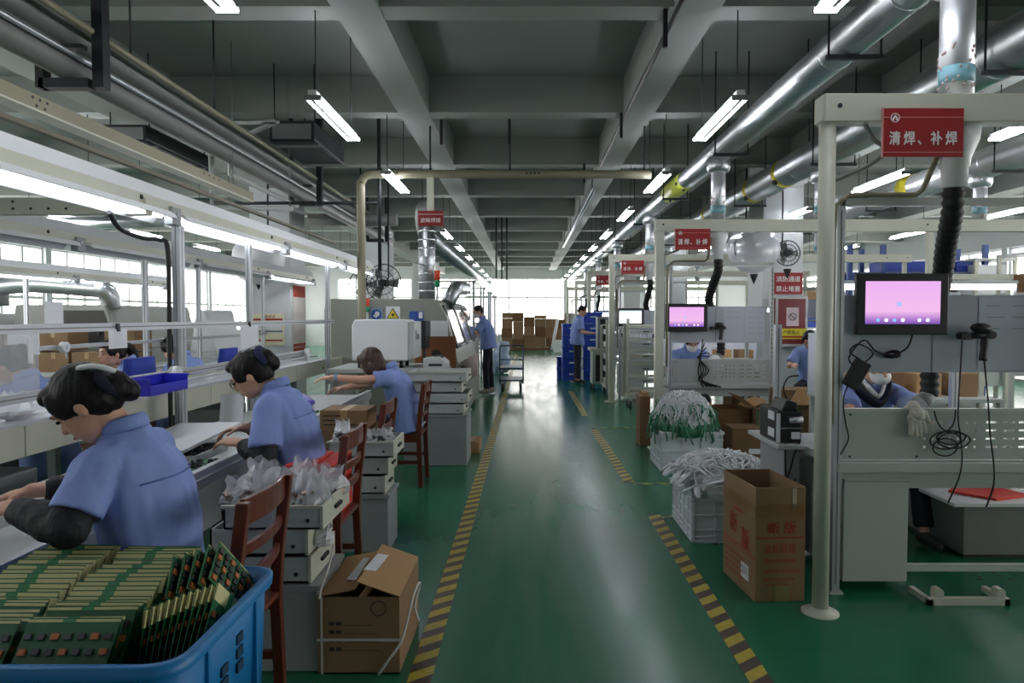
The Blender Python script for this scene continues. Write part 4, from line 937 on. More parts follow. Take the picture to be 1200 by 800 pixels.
for z, n in ((0.98, 5), (1.18, 5), (1.38, 4)):
    for j in range(n):
        x = -3.62 + 0.27 * j; h = R.uniform(0.08, 0.15)
        tag(MB().box(x, 12.66, z, x + 0.22, 13.0, z + h).build('parts_tray', [M_dark, M_card, M_lgrey, M_bluesteel][(nn * 7 + j) % 4], None, bevel=0.006), 'storage tray on the shelf by the column, %s from the window side, %s shelf up' % (nth(j), nth(nn)), 'tray', 'trays on the column shelf')
    nn += 1
# ================================================================ PEOPLE
def remesh(mb, name, m, parent, vox, smooth=4, fold=0.0, fscale=9.0, factor=0.5):
    me = mb.mesh('tmp', None); o = bpy.data.objects.new('tmp', me)
    md = o.modifiers.new('r', 'REMESH'); md.mode = 'VOXEL'; md.voxel_size = vox; md.use_smooth_shade = True
    ms = o.modifiers.new('s', 'SMOOTH'); ms.factor = factor; ms.iterations = smooth
    r = evaluated_mesh(o); bpy.data.meshes.remove(me)
    base = Vector((0, 0, 0)); p = parent
    while p is not None: base = base + p.location; p = p.parent
    if fold:
        nn = [0.0] * (3 * len(r.vertices)); r.vertex_normals.foreach_get('vector', nn); cc = [0.0] * len(nn); r.vertices.foreach_get('co', cc)
        for i in range(len(r.vertices)):
            c = Vector(cc[3 * i:3 * i + 3]); w = noise.noise(Vector((c.x * fscale, c.y * fscale, c.z * fscale * 0.35))) + 0.5 * noise.noise(Vector((c.x * fscale * 2.3 + 5, c.y * fscale * 2.3, c.z * fscale * 0.9)))
            for k in (0, 1, 2): cc[3 * i + k] = c[k] + nn[3 * i + k] * w * fold
        r.vertices.foreach_set('co', cc); r.update()
    r.transform(Matrix.Translation(-base)); r.materials.clear(); r.materials.append(m); r.name = name
    r.polygons.foreach_set('use_smooth', [True] * len(r.polygons))
    o = bpy.data.objects.new(name, r); COL.objects.link(o); o.parent = parent; return o
def capsule(mb, a, b, r1, r2, seg=12):
    a = Vector(a); b = Vector(b); mb.tube([a, b], [r1, r2], seg); mb.ell(a, (r1,) * 3, nu=seg, nv=8); mb.ell(b, (r2,) * 3, nu=seg, nv=8)
def frame_of(f, up=Vector((0, 0, 1))):
    f = Vector(f).normalized(); s = f.cross(up).normalized(); u = s.cross(f).normalized(); return f, s, u   # forward, right, up
def basis(s, f, u): return Matrix(((s.x, f.x, u.x), (s.y, f.y, u.y), (s.z, f.z, u.z)))
def add_head(mb, c, f, s, u):
    B = basis(s, f, u); P = lambda a, b, d: c + s * a + f * b + u * d
    mb.ell(c, (.074, .093, .098), B, 16, 12)
    mb.ell(P(0, .03, -.06), (.056, .062, .062), B, 14, 10)
    mb.ell(P(0, .058, -.098), (.03, .028, .022), B); mb.ell(P(0, .05, -.045), (.055, .045, .05), B)
    for q in (-1, 1):
        mb.ell(P(q * .04, .055, -.035), (.022, .022, .02), B)
        mb.ell(P(q * .077, -.008, -.03), (.01, .017, .029), B); mb.ell(P(q * .028, .082, .012), (.026, .012, .009), B)
    mb.tube([P(0, .088, -.005), P(0, .105, -.035), P(0, .098, -.044)], [.009, .013, .012], 8); mb.ell(P(0, .108, -.038), (.014, .01, .01), B)
    mb.ell(P(0, .088, -.068), (.022, .01, .008), B); mb.ell(P(0, .086, -.078), (.02, .01, .008), B)
def add_hand(mb, w, d, n, side, curl=0.5, spread=1.0):
    """w wrist, d pointing direction, n back-of-hand normal, side the direction of the thumb"""
    d = Vector(d).normalized(); n = (Vector(n) - d * Vector(n).dot(d)).normalized(); t = n.cross(d).normalized()
    if t.dot(Vector(side)) < 0: t = -t
    B = basis(t, d, n); mb.ell(w + d * .045, (.04, .05, .016), B, 12, 8); mb.ell(w + d * .01, (.028, .03, .02), B)
    for k, (off, L) in enumerate(((.028, .07), (.01, .078), (-.01, .072), (-.028, .058))):
        p = w + d * .082 + t * off; ang = 0.15; dirv = (d + t * off * 2.5 * spread).normalized()
        for seg, l in enumerate((.42, .33, .25)):
            q = Quaternion(t, 0)
            ang += curl * (.55 if seg else .35)
            dv = (dirv * math.cos(ang) - n * math.sin(ang)); p2 = p + dv * L * l * 1.15
            capsule(mb, p, p2, .0085 - .0008 * seg, .0078 - .0008 * seg, 8); p = p2
    p = w + d * .025 + t * .03; p2 = p + (d * .7 + t * .6 - n * .3) * .04; p3 = p2 + (d * .85 + t * .1 - n * .5) * .035
    capsule(mb, p, p2, .012, .0095, 8); capsule(mb, p2, p3, .0095, .008, 8)
def torso(mb, pel, neck, s, infl=0.0, bend=0.035, low=0.0, wide=1.0):
    pel = Vector(pel); neck = Vector(neck); ax = (neck - pel); f = None
    f = ax.normalized().cross(s).normalized()
    L = ax.length; rs = []
    prof = [(-.14 if low else -.06, .165, .125), (0, .17, .125), (.2, .15, .112), (.42, .15, .112), (.66, .172, .118), (.82, .178, .105), (.92, .15, .085), (.985, .085, .068), (1.06, .056, .056)]
    if low: prof = [(-.16, .186, .15), (0, .184, .145), (.2, .172, .132), (.42, .168, .126)] + prof[4:]
    for u, w, d in prof:
        c = pel + ax * u - f * bend * math.sin(max(0, min(1, u)) * PI)
        rs.append([c + s * math.cos(a) * (w + infl) * wide + f * math.sin(a) * (d + infl) for a in [2 * PI * j / 20 for j in range(20)]])
    mb.rings(rs, True); return f
def person(label, pel, neck, headc, face, side, arms, legs, hair='bun', hairm=None, vox=0.009, guards=False, bun=(-.112, .03), mask=False, shirt=None, group=None, trousers=None, cap=False, shoes=None, sleeve=0.78, extras=None, wide=1.0, standing=False):
    pel, neck, headc = Vector(pel), Vector(neck), Vector(headc); s = Vector(side).normalized()
    t = thing('person', label, 'person', (pel.x, pel.y, 0.0), group)
    f, hs, hu = frame_of(face); hs2 = hs; B = basis(hs, f, hu)
    up = (neck - pel).normalized()
    sh = {k: neck - up * 0.075 + s * (q * 0.165 * wide) for k, q in (('L', -1), ('R', 1))}
    hp = {k: pel + s * (q * 0.085) for k, q in (('L', -1), ('R', 1))}
    # --- the body: one continuous mesh
    mb = MB(); tf = torso(mb, pel, neck, s, -0.022, wide=wide)
    capsule(mb, neck - up * .02, headc - hu * .05 - f * .02, .052, .05); add_head(mb, headc, f, hs, hu)
    for k in 'LR':
        el, wr, hd, nn = [Vector(v) for v in arms[k][:4]]; curl = arms[k][4] if len(arms[k]) > 4 else 0.6
        capsule(mb, sh[k], el, .043, .037); capsule(mb, el, wr, .038, .026)
        add_hand(mb, wr, hd, nn, arms[k][5] if len(arms[k]) > 5 else (-s if k == 'R' else s), curl)
        kn, an, to = [Vector(v) for v in legs[k]]
        capsule(mb, hp[k], kn, .068, .048); capsule(mb, kn, an, .046, .03); capsule(mb, an - Vector((0, 0, .03)), (an - Vector((0, 0, .035))).lerp(to, .6), .028, .022)
    remesh(mb, 'body', M_skin, t, vox, 3)
    # --- shirt
    mb = MB(); torso(mb, pel, neck - up * 0.015, s, 0.014, low=1, wide=wide)
    if not standing: mb.ell(pel - up * .02, (.19, .15, .12), basis(s, tf, up))
    for k in 'LR':
        el = Vector(arms[k][0]); e = sh[k] + (el - sh[k]) * sleeve
        mb.ell(sh[k] - up * .005, (.066,) * 3); capsule(mb, sh[k], neck - up * .06, .064, .074); mb.tube([sh[k], sh[k].lerp(e, .5), e], [.066, .069, .078], 14)
    remesh(mb, 'shirt', shirt or M_shirt, t, vox, 3, fold=0.013, fscale=9)
    # collar
    cn = neck + up * .015; hd = (headc - hu * .06 - neck).normalized(); mb = MB()
    a0 = [cn + (s * math.cos(a) * .066 + tf * math.sin(a) * .062) + up * (.012 - .012 * math.sin(a)) for a in [2 * PI * j / 18 for j in range(19)]]
    mb.tube(a0, .018, 8, flat=(1.35, .6)); mb.build('collar', shirt or M_shirt, t)
    # yoke seam over the back
    # --- trousers and shoes
    mb = MB(); mb.ell(pel, (.172, .128, .12), basis(s, tf, up))
    for k in 'LR':
        kn, an, to = [Vector(v) for v in legs[k]]
        capsule(mb, hp[k], kn, .09, .066); mb.tube([kn, kn.lerp(an, .93)], [.064, .056], 14); mb.ell(kn, (.066,) * 3)
    remesh(mb, 'trousers', trousers or M_jean, t, max(vox, .01), 4, fold=0.006)
    for k in 'LR':
        kn, an, to = [Vector(v) for v in legs[k]]; mb = MB(); d = (to - an); d.z = 0; d.normalize()
        a = Vector((an.x, an.y, an.z - .035)); capsule(mb, a - d * .03, a + d * .07, .042, .04); capsule(mb, a + d * .07, a + d * .15 - Vector((0, 0, .008)), .04, .032); mb.ell(a, (.04, .04, .05))
        remesh(mb, 'shoe', shoes or M_shoe, t, .012, 2)
    # --- hair
    hm = hairm or M_hair; mb = MB(); P = lambda a, b, d: headc + hs * a + f * b + hu * d
    if hair == 'short':
        mb.ell(P(0, -.012, .02), (.081, .094, .092), B, 16, 12); mb.ell(P(0, -.04, -.02), (.074, .06, .06), B)
    else:
        mb.ell(P(0, -.016, .018), (.088, .1, .1), B, 18, 12); mb.ell(P(0, -.045, -.02), (.082, .066, .075), B)
        mb.ell(P(0, .05, .07), (.066, .045, .035), B)
        for q in (-1, 1): mb.ell(P(q * .07, .042, .02), (.014, .025, .05), B)
    if hair == 'bun':
        mb.ell(P(0, bun[0], bun[1]), (.056, .044, .052), B); mb.ell(P(.01, bun[0] - .01, bun[1] - .03), (.045, .036, .042), B)
    if hair == 'bob':
        for q in (-1, 1): mb.ell(P(q * .06, -.0, -.07), (.035, .06, .07), B); mb.ell(P(q * .07, .045, -.04), (.018, .035, .075), B)
        mb.ell(P(0, -.06, -.085), (.075, .05, .065), B)
    if hair == 'ponytail':
        mb.ell(P(0, -.1, .03), (.045, .05, .045), B); mb.tube(catmull([P(0, -.12, .03), P(.0, -.17, -.04), P(.0, -.16, -.18), P(.0, -.14, -.32)], 4), [.035] + [.045] * 7 + [.04] * 4 + [.014], 10)
    remesh(mb, 'hair', hm, t, max(.006, vox * .8), 2, fold=0.004, fscale=30)
    # face features
    for q in (-1, 1):
        MB().ell(P(q * .03, .089, -.008), (.011, .006, .006), B, 8, 6).build('eye', M_eye, t)
        MB().tube([P(q * .014, .096, .012), P(q * .03, .094, .018), P(q * .046, .084, .012)], .004, 6).build('eyebrow', M_hair, t)
    if not mask: MB().ell(P(0, .095, -.073), (.02, .006, .006), B, 8, 6).build('mouth', M_lip, t)
    if mask:
        mb = MB(); mb.ell(P(0, .05, -.062), (.066, .075, .056), B, 16, 10); remesh(mb, 'face_mask', M_white, t, .008, 3)
        for q in (-1, 1): MB().tube([P(q * .055, .07, -.05), P(q * .083, 0, -.02)], .003, 5).build('mask_strap', M_white, t)
    if guards:
        for k in 'LR':
            el, wr = Vector(arms[k][0]), Vector(arms[k][1]); mb = MB()
            pts = [el.lerp(sh[k], .42)] + [el.lerp(wr, u) for u in (0, .2, .4, .6, .8, .9)]
            mb.tube(pts, [.054, .06, .058, .056, .05, .045, .034], 14); mb.ell(el, (.058,) * 3); o = remesh(mb, 'sleeve_guard', mat('black_sleeve', (22, 24, 28), 0.7, bump=0.6, bscale=24), t, .008, 3, fold=.006, fscale=22)
    return t, dict(P=P, B=B, headc=headc, neck=neck, up=up, tf=tf, s=s, sh=sh)

FAR = (0, 1, 0)
w1, g1 = person('seated worker nearest the camera, blue shirt, white clip in her black hair bun', (-1.25, 2.25, .53), (-1.3, 2.2, 1.075), (-1.4, 2.15, 1.185), (-.74, -.1, -.67), FAR,
    {'L': ((-1.31, 1.93, .845), (-1.53, 2.0, .885), (-1, .15, -.15), (0, -.3, 1), .7), 'R': ((-1.42, 2.52, .84), (-1.68, 2.3, .86), (-1, -.3, -.2), (0, 0, 1), .8)},
    {'L': ((-1.53, 2.16, .5), (-1.48, 2.16, .08), (-1.6, 2.16, .03)), 'R': ((-1.53, 2.4, .5), (-1.48, 2.4, .08), (-1.6, 2.4, .03))}, vox=.0065, guards=True, bun=(-.105, -.03))
P = g1['P']; B = g1['B']
mb = MB()
for j in range(14):
    a = 2 * PI * j / 14; mb.ell(P(.05 * math.cos(a), -.1, -.012 + .048 * math.sin(a)), (.02, .02, .02), B, 8, 6)
remesh(mb, 'scrunchie', M_navy, w1, .007, 2)
MB().tube(catmull([P(-.05, -.075, .075), P(-.05, -.112, .05), P(-.045, -.134, .022), P(-.035, -.145, -.005)], 4), [.006] + [.009] * 10 + [.007, .005], 8).build('hair_clip', M_white, w1)
def yoke(w, g, wd=.155):
    MB().tube([g['neck'] - g['up'] * .15 + g['s'] * (wd * q) - g['tf'] * (.128 - .045 * abs(q) ** 2) - g['tf'] * .0285 for q in [k / 6 - 1 for k in range(13)]], .0022, 5).build('yoke_seam', mat('shirt_seam', (96, 116, 184), 0.85), w)
w2, g2 = person('seated worker in glasses and a navy hair tie, sorting parts before the red foam', (-1.18, 3.5, .53), (-1.285, 3.5, 1.075), (-1.41, 3.48, 1.165), (-.84, -.05, -.54), FAR,
    {'L': ((-1.25, 3.24, .77), (-1.42, 3.36, .825), (-1, .2, .1), (0, -.3, 1), .7), 'R': ((-1.32, 3.78, .8), (-1.47, 3.55, .87), (-1, -.3, -.1), (0, .2, 1), .8)},
    {'L': ((-1.53, 3.4, .5), (-1.48, 3.4, .08), (-1.6, 3.4, .03)), 'R': ((-1.53, 3.62, .5), (-1.48, 3.62, .08), (-1.6, 3.62, .03))}, vox=.0075, guards=True, bun=(-.108, .015))
P = g2['P']; B = g2['B']; mb = MB()
for j in range(14):
    a = 2 * PI * j / 14; mb.ell(P(.048 * math.cos(a), -.1, .03 + .045 * math.sin(a)), (.023, .023, .023), B, 8, 6)
remesh(mb, 'scrunchie', mat('navy_velvet', (26, 32, 70), 0.8), w2, .007, 2)
MB().tube(catmull([P(-.06, -.04, .105), P(-.03, -.08, .108), P(.03, -.11, .1)], 4), .008, 8).build('hair_clip', M_alu, w2)
for q in (-1, 1): MB().tube([P(q * .03 + .024 * math.cos(a), .103, -.01 + .018 * math.sin(a)) for a in [2 * PI * j / 14 for j in range(15)]], .002, 5).build('glasses_rim', M_dark, w2); MB().tube([P(q * .054, .1, -.008), P(q * .082, 0, -.015)], .002, 5).build('glasses_arm', M_dark, w2)
w3, g3 = person('seated worker with a brown bob reaching across the bench before the white housing', (-1.06, 5.9, .53), (-1.18, 5.88, 1.0), (-1.335, 5.86, 1.07), (-.8, .1, -.58), FAR,
    {'L': ((-1.38, 5.6, .93), (-1.6, 5.6, .95), (-1, 0, -.05), (0, -.2, 1), .6), 'R': ((-1.4, 6.05, .85), (-1.6, 5.95, .83), (-1, -.1, -.1), (0, 0, 1), .7)},
    {'L': ((-1.42, 5.78, .5), (-1.4, 5.78, .08), (-1.5, 5.78, .03)), 'R': ((-1.42, 6.02, .5), (-1.4, 6.02, .08), (-1.5, 6.02, .03))}, hair='bob', hairm=M_hairbrown, vox=.008, sleeve=.5)
MB().lathe((-1.565, 5.6, .947), [(.034, -.012), (.034, .012), (.029, .012), (.029, -.012), (.034, -.012)], (1, 0, 0.1), 14, False).build('wrist_strap', mat('wrist_strap', (120, 150, 180), 0.5), w3)
for w, g in ((w1, g1), (w2, g2), (w3, g3)): yoke(w, g)
def seated(label, x, y, f, z=0.0, **k):
    """same seated pose, facing direction f"""
    f = Vector((f[0], f[1], 0)).normalized(); s = Vector((f.y, -f.x, 0)); p = lambda a, b, c: Vector((x, y, 0)) + f * a + s * b + Vector((0, 0, c + z))
    hf = k.pop('face', None) or (f * .85 + Vector((0, 0, -.5)))
    arms = {'L': (p(.2, -.26, .78), p(.42, -.14, .82), f, (0, 0, 1), .7), 'R': (p(.2, .26, .78), p(.42, .14, .82), f, (0, 0, 1), .7)}
    legs = {q: (p(.4, w * .11, .5), p(.36, w * .11, .08), p(.48, w * .11, .03)) for q, w in (('L', -1), ('R', 1))}
    return person(label, p(0, 0, .53), p(.14, 0, 1.05), p(.26, 0, 1.15), hf, s, arms, legs, **k)
seated('worker of the next line seen from behind through the acrylic sheet', -3.02, 4.3, (-1, .1), vox=.011)
seated('worker of the next line turning her face toward the aisle, with a long ponytail', -3.38, 6.05, (-.75, -.66), vox=.009, hair='ponytail', face=Vector((-.55, -.8, -.12)))
seated('worker of the next line partly hidden by the wide aluminium post', -3.2, 6.6, (-1, .2), vox=.012)
def stool(x, y, lab, h=.42):
    t = thing('work_stool', lab, 'stool', (x, y, 0)); MB().cyl((x, y, h - .03), (x, y, h), .16, seg=20).build('seat', M_navy, t)
    for k in range(4):
        a = PI / 4 + PI / 2 * k; MB().cyl((x + .11 * math.cos(a), y + .11 * math.sin(a), h - .03), (x + .17 * math.cos(a), y + .17 * math.sin(a), 0), .011, seg=8).build('leg', M_galv, t)
    MB().tube([(x + .145 * math.cos(b), y + .145 * math.sin(b), .16) for b in [2 * PI * j / 16 for j in range(17)]], .008, 6).build('foot_ring', M_galv, t)
for sx_, sy_, sl in ((-3.02, 4.3, 'round stool under the worker seen through the acrylic sheet'), (-3.38, 6.05, 'round stool under the long haired worker'), (-3.2, 6.6, 'round stool under the worker behind the wide post'),
                     (2.4, 4.84, 'round stool of the masked worker at the nearest station'), (2.05, 8.72, 'round stool of the worker at the second station'), (3.9, 9.3, 'round stool of the worker behind the perforated post')): stool(sx_, sy_, sl)
r0, gr0 = person('masked worker behind the nearest repair station, face cut off by the board', (2.4, 4.84, .53), (2.36, 4.68, 1.0), (2.35, 4.54, 1.135), (0, -.88, -.45), (-1, 0, 0),
    {'L': ((2.62, 4.45, .82), (2.5, 4.22, .84), (-.3, -1, 0), (0, 0, 1), .6), 'R': ((2.12, 4.45, .82), (2.22, 4.2, .84), (.3, -1, 0), (0, 0, 1), .6)},
    {'L': ((2.55, 4.42, .5), (2.52, 4.28, .09), (2.52, 4.12, .04)), 'R': ((2.32, 4.42, .5), (2.3, 4.4, .09), (2.3, 4.25, .04))}, hair='bun', vox=.009, mask=True)
MB().tube(catmull([(2.28, 4.67, 1.03), (2.3, 4.61, .98), (2.36, 4.57, .91), (2.42, 4.61, .98), (2.44, 4.67, 1.03)], 4), .02, 8, flat=(1.5, .6)).build('white_collar', M_white, r0)
MB().tube(catmull([(2.23, 4.67, 1.01), (2.27, 4.595, .93), (2.36, 4.555, .86), (2.45, 4.595, .93), (2.49, 4.67, 1.01)], 4), .022, 8, flat=(1.5, .6)).build('dark_lapel', M_navy, r0)
r1, _ = seated('masked worker bending behind the second repair station', 2.05, 8.72, (0, -1), vox=.012, mask=True)
seated('worker partly hidden behind the perforated post of the second station', 3.9, 9.3, (-.5, -.8), vox=.014)
person('standing man in blue shirt and face mask working at the oven door', (-.72, 12.75, .93), (-.82, 12.75, 1.41), (-.9, 12.72, 1.555), (-.9, -.15, -.35), FAR,
    {'L': ((-.93, 12.52, 1.13), (-1.08, 12.55, 1.02), (-1, 0, -.2), (0, -.3, 1), .6), 'R': ((-.93, 12.98, 1.13), (-1.05, 12.9, 1.02), (-1, 0, -.2), (0, .3, 1), .6)},
    {'L': ((-.76, 12.64, .5), (-.74, 12.62, .09), (-.88, 12.62, .03)), 'R': ((-.7, 12.86, .5), (-.66, 12.86, .09), (-.8, 12.86, .03))}, hair='short', vox=.011, mask=True, shoes=M_shoegrey, standing=True)
person('standing man in blue shirt and dark trousers before the blue crates', (1.1, 14.7, .93), (1.14, 14.7, 1.43), (1.2, 14.69, 1.58), (.85, -.2, -.4), (0, -1, 0),
    {'L': ((1.2, 14.92, 1.13), (1.4, 14.8, 1.1), (1, -.1, 0), (0, 0, 1), .6), 'R': ((1.18, 14.46, 1.12), (1.4, 14.5, 1.1), (1, .1, 0), (0, 0, 1), .6)},
    {'L': ((1.1, 14.8, .5), (1.08, 14.8, .09), (1.2, 14.8, .03)), 'R': ((1.1, 14.6, .5), (1.1, 14.6, .09), (1.22, 14.6, .03))}, hair='short', vox=.011, standing=True)
# ================================================================ REPAIR STATIONS
WHICH = ['nearest', 'second', 'third', 'fourth', 'fifth', 'sixth']
Y0 = [3.3 + 4.15 * i for i in range(6)]
def perforated(x0, x1, z0, z1, y, cols, rows, slots, srows):
    """panel face with real round holes and slots"""
    mb = MB(); done = []
    def q(a, b, c, d): mb.add([(a, y, b), (c, y, b), (c, y, d), (a, y, d)], [(0, 1, 2, 3)])
    xs = sorted(cols); dx = 0.0437 / 2; dz = 0.0433 / 2
    zr0, zr1 = rows[-1] - dz, rows[0] + dz
    q(x0, z0, x1, zr0); q(x0, zr1, x1, z1); q(x0, zr0, xs[0] - dx, zr1)
    for cx in xs:
        for cz in rows:
            k = len(mb.v); n = 8; out = []; inn = []
            for j in range(n):
                a = PI / 4 * j; ca, sa = math.cos(a), math.sin(a); m_ = max(abs(ca), abs(sa)); out.append((cx + ca / m_ * dx, y, cz + sa / m_ * dz)); inn.append((cx + ca * .008, y, cz + sa * .008))
            mb.add(out + inn, [(j, (j + 1) % n, n + (j + 1) % n, n + j) for j in range(n)])
    xe = xs[-1] + dx; s0 = slots[0][0] - 0.013; q(xe, zr0, s0, zr1); px = s0
    for a, b in slots:
        q(px, zr0, a, zr1); pz = zr0
        for cz in sorted(srows): q(a, pz, b, cz - .005); pz = cz + .005
        q(a, pz, b, zr1); px = b
    q(px, zr0, x1, zr1); return mb
def monitor(x0, y, zc, w, h, lab, tint):
    t = thing('display_monitor', lab, 'monitor', (x0 + w / 2, y, zc - h / 2), 'station monitors')
    MB().box(x0, y, zc - h / 2, x0 + w, y + 0.035, zc + h / 2).build('bezel', M_black, t, bevel=0.006)
    m = bpy.data.materials.new('screen_' + tint); m.use_nodes = True; nt = m.node_tree; b = nt.nodes['Principled BSDF']
    tc = nt.nodes.new('ShaderNodeTexCoord'); sx = nt.nodes.new('ShaderNodeSeparateXYZ'); nt.links.new(tc.outputs['Generated'], sx.inputs[0])
    r = nt.nodes.new('ShaderNodeValToRGB'); e = r.color_ramp.elements
    if tint == 'pink':
        e[0].color = lin((96, 66, 146)); e[1].position = 0.3; e[1].color = lin((206, 160, 200)); n_ = e.new(0.12); n_.color = lin((150, 104, 176)); n_ = e.new(1.0); n_.color = lin((200, 150, 206))
    else:
        e[0].color = lin((236, 240, 246)); e[1].position = 0.85; e[1].color = lin((238, 240, 246)); n_ = e.new(0.95); n_.color = lin((150, 170, 206))
    nt.links.new(sx.outputs[2], r.inputs['Fac']); nt.links.new(r.outputs[0], b.inputs['Emission Color']); b.inputs['Emission Strength'].default_value = 0.8 if tint == 'pink' else 1.1
    b.inputs['Base Color'].default_value = (0, 0, 0, 1); b.inputs['Roughness'].default_value = 0.25
    MB().box(x0 + 0.045, y - 0.003, zc - h / 2 + 0.055, x0 + w - 0.045, y, zc + h / 2 - 0.04).build('screen', m, t)
    if tint == 'pink':
        M_icon = mat('screen_icon', (236, 232, 244), 0.4, emit=0.8); M_icon2 = mat('screen_icon_blue', (110, 160, 226), 0.4, emit=0.8)
        for i in range(7):
            if i == 4: continue
            cx = x0 + w * (.23 + .09 * i); MB().cyl((cx, y - 0.003, zc - h / 2 + 0.075), (cx, y - 0.005, zc - h / 2 + 0.075), 0.009, seg=12).build('screen_icon', M_icon2 if i in (0, 2) else M_icon, t)
        MB().lathe((x0 + w * .46, y - 0.004, zc), [(0.006, 0), (0.012, 0), (0.012, -0.001), (0.006, -0.001), (0.006, 0)], (0, 1, 0), 14, False).build('screen_icon', M_icon2, t)
    MB().box(x0 + w / 2 - 0.06, y + 0.035, zc - 0.05, x0 + w / 2 + 0.06, y + 0.07, zc + 0.05).build('wall_mount', M_dark, t)
    return t
def sign(x0, y, z0, w, h, lab):
    t = thing('hanging_sign', lab, 'sign', (x0 + w / 2, y, z0), 'red station signs')
    MB().box(x0, y - 0.008, z0, x0 + w, y, z0 + h).build('sign_board', M_red, t)
    MB().box(x0 - 0.003, y - 0.009, z0 - 0.002, x0 + 0.003, y + 0.001, z0 + h + 0.002).build('sign_edge', mat('sign_edge', (190, 130, 128), 0.5), t)
    for zz in (0.805, 0.085): MB().box(x0 + 0.004, y - 0.0095, z0 + h * zz, x0 + w - 0.002, y - 0.008, z0 + h * zz + 0.0035).build('rule_line', mat('sign_rule', (206, 130, 126), 0.5), t)
    c = (x0 + w * .145, y - 0.0095, z0 + h * .8)
    e = MB().cyl((c[0], y - 0.0085, c[2]), (c[0], y - 0.0105, c[2]), h * .095, seg=20).build('emblem_disc', M_red, t)
    MB().lathe((c[0], y - 0.0105, c[2]), [(h * .08, 0), (h * .095, 0), (h * .095, .001), (h * .08, .001), (h * .08, 0)], (0, -1, 0), 20, False).build('emblem_ring', M_signwhite, e)
    MB().prism([(c[0] - h * .06, y - .0108, c[2] - h * .01), (c[0], y - .0108, c[2] + h * .06), (c[0] + h * .06, y - .0108, c[2] - h * .01), (c[0] + h * .06, y - .0108, c[2] - h * .055), (c[0] + .02 * h, y - .0108, c[2] - .055 * h), (c[0] + .02 * h, y - .0108, c[2] - .01 * h), (c[0] - .02 * h, y - .0108, c[2] - .01 * h), (c[0] - .02 * h, y - .0108, c[2] - .055 * h), (c[0] - h * .06, y - .0108, c[2] - h * .055)], (0, 0, 0), (0, -0.001, 0)).build('emblem_shape', M_signwhite, e)
    s_ = h * .30
    for ch, u in (('清', .075), ('焊', .255), ('、', .425), ('补', .59), ('焊', .775)):
        text(ch, s_, (x0 + w * u, y - 0.008, z0 + h * .27), (1, 0, 0), (0, 0, 1), M_signwhite, t, name='character', bold=0.0022, squash=.82)
    return t
def corrugated(pts, r, name, m, parent):
    P = catmull(pts, 8); out = []; L = 0; rr = []
    # resample evenly
    S_ = [P[0]]; acc = 0; step = 0.0115
    for a, b in zip(P, P[1:]):
        d = (b - a).length; u = step - acc
        while u <= d: S_.append(a + (b - a) * (u / d)); u += step
        acc = d - (u - step)
    rr = [r * (0.97, 1.12, 1.16, 1.02)[i % 4] for i in range(len(S_))]
    return MB().tube(S_, rr, 16).build(name, m, parent)
def cable(lab, pts, r=0.004, name='cable', m=None):
    t = thing(name, lab, 'cable', pts[0]); MB().tube(catmull(pts, 5), r, 6).build('wire', m or M_rubber, t); return t

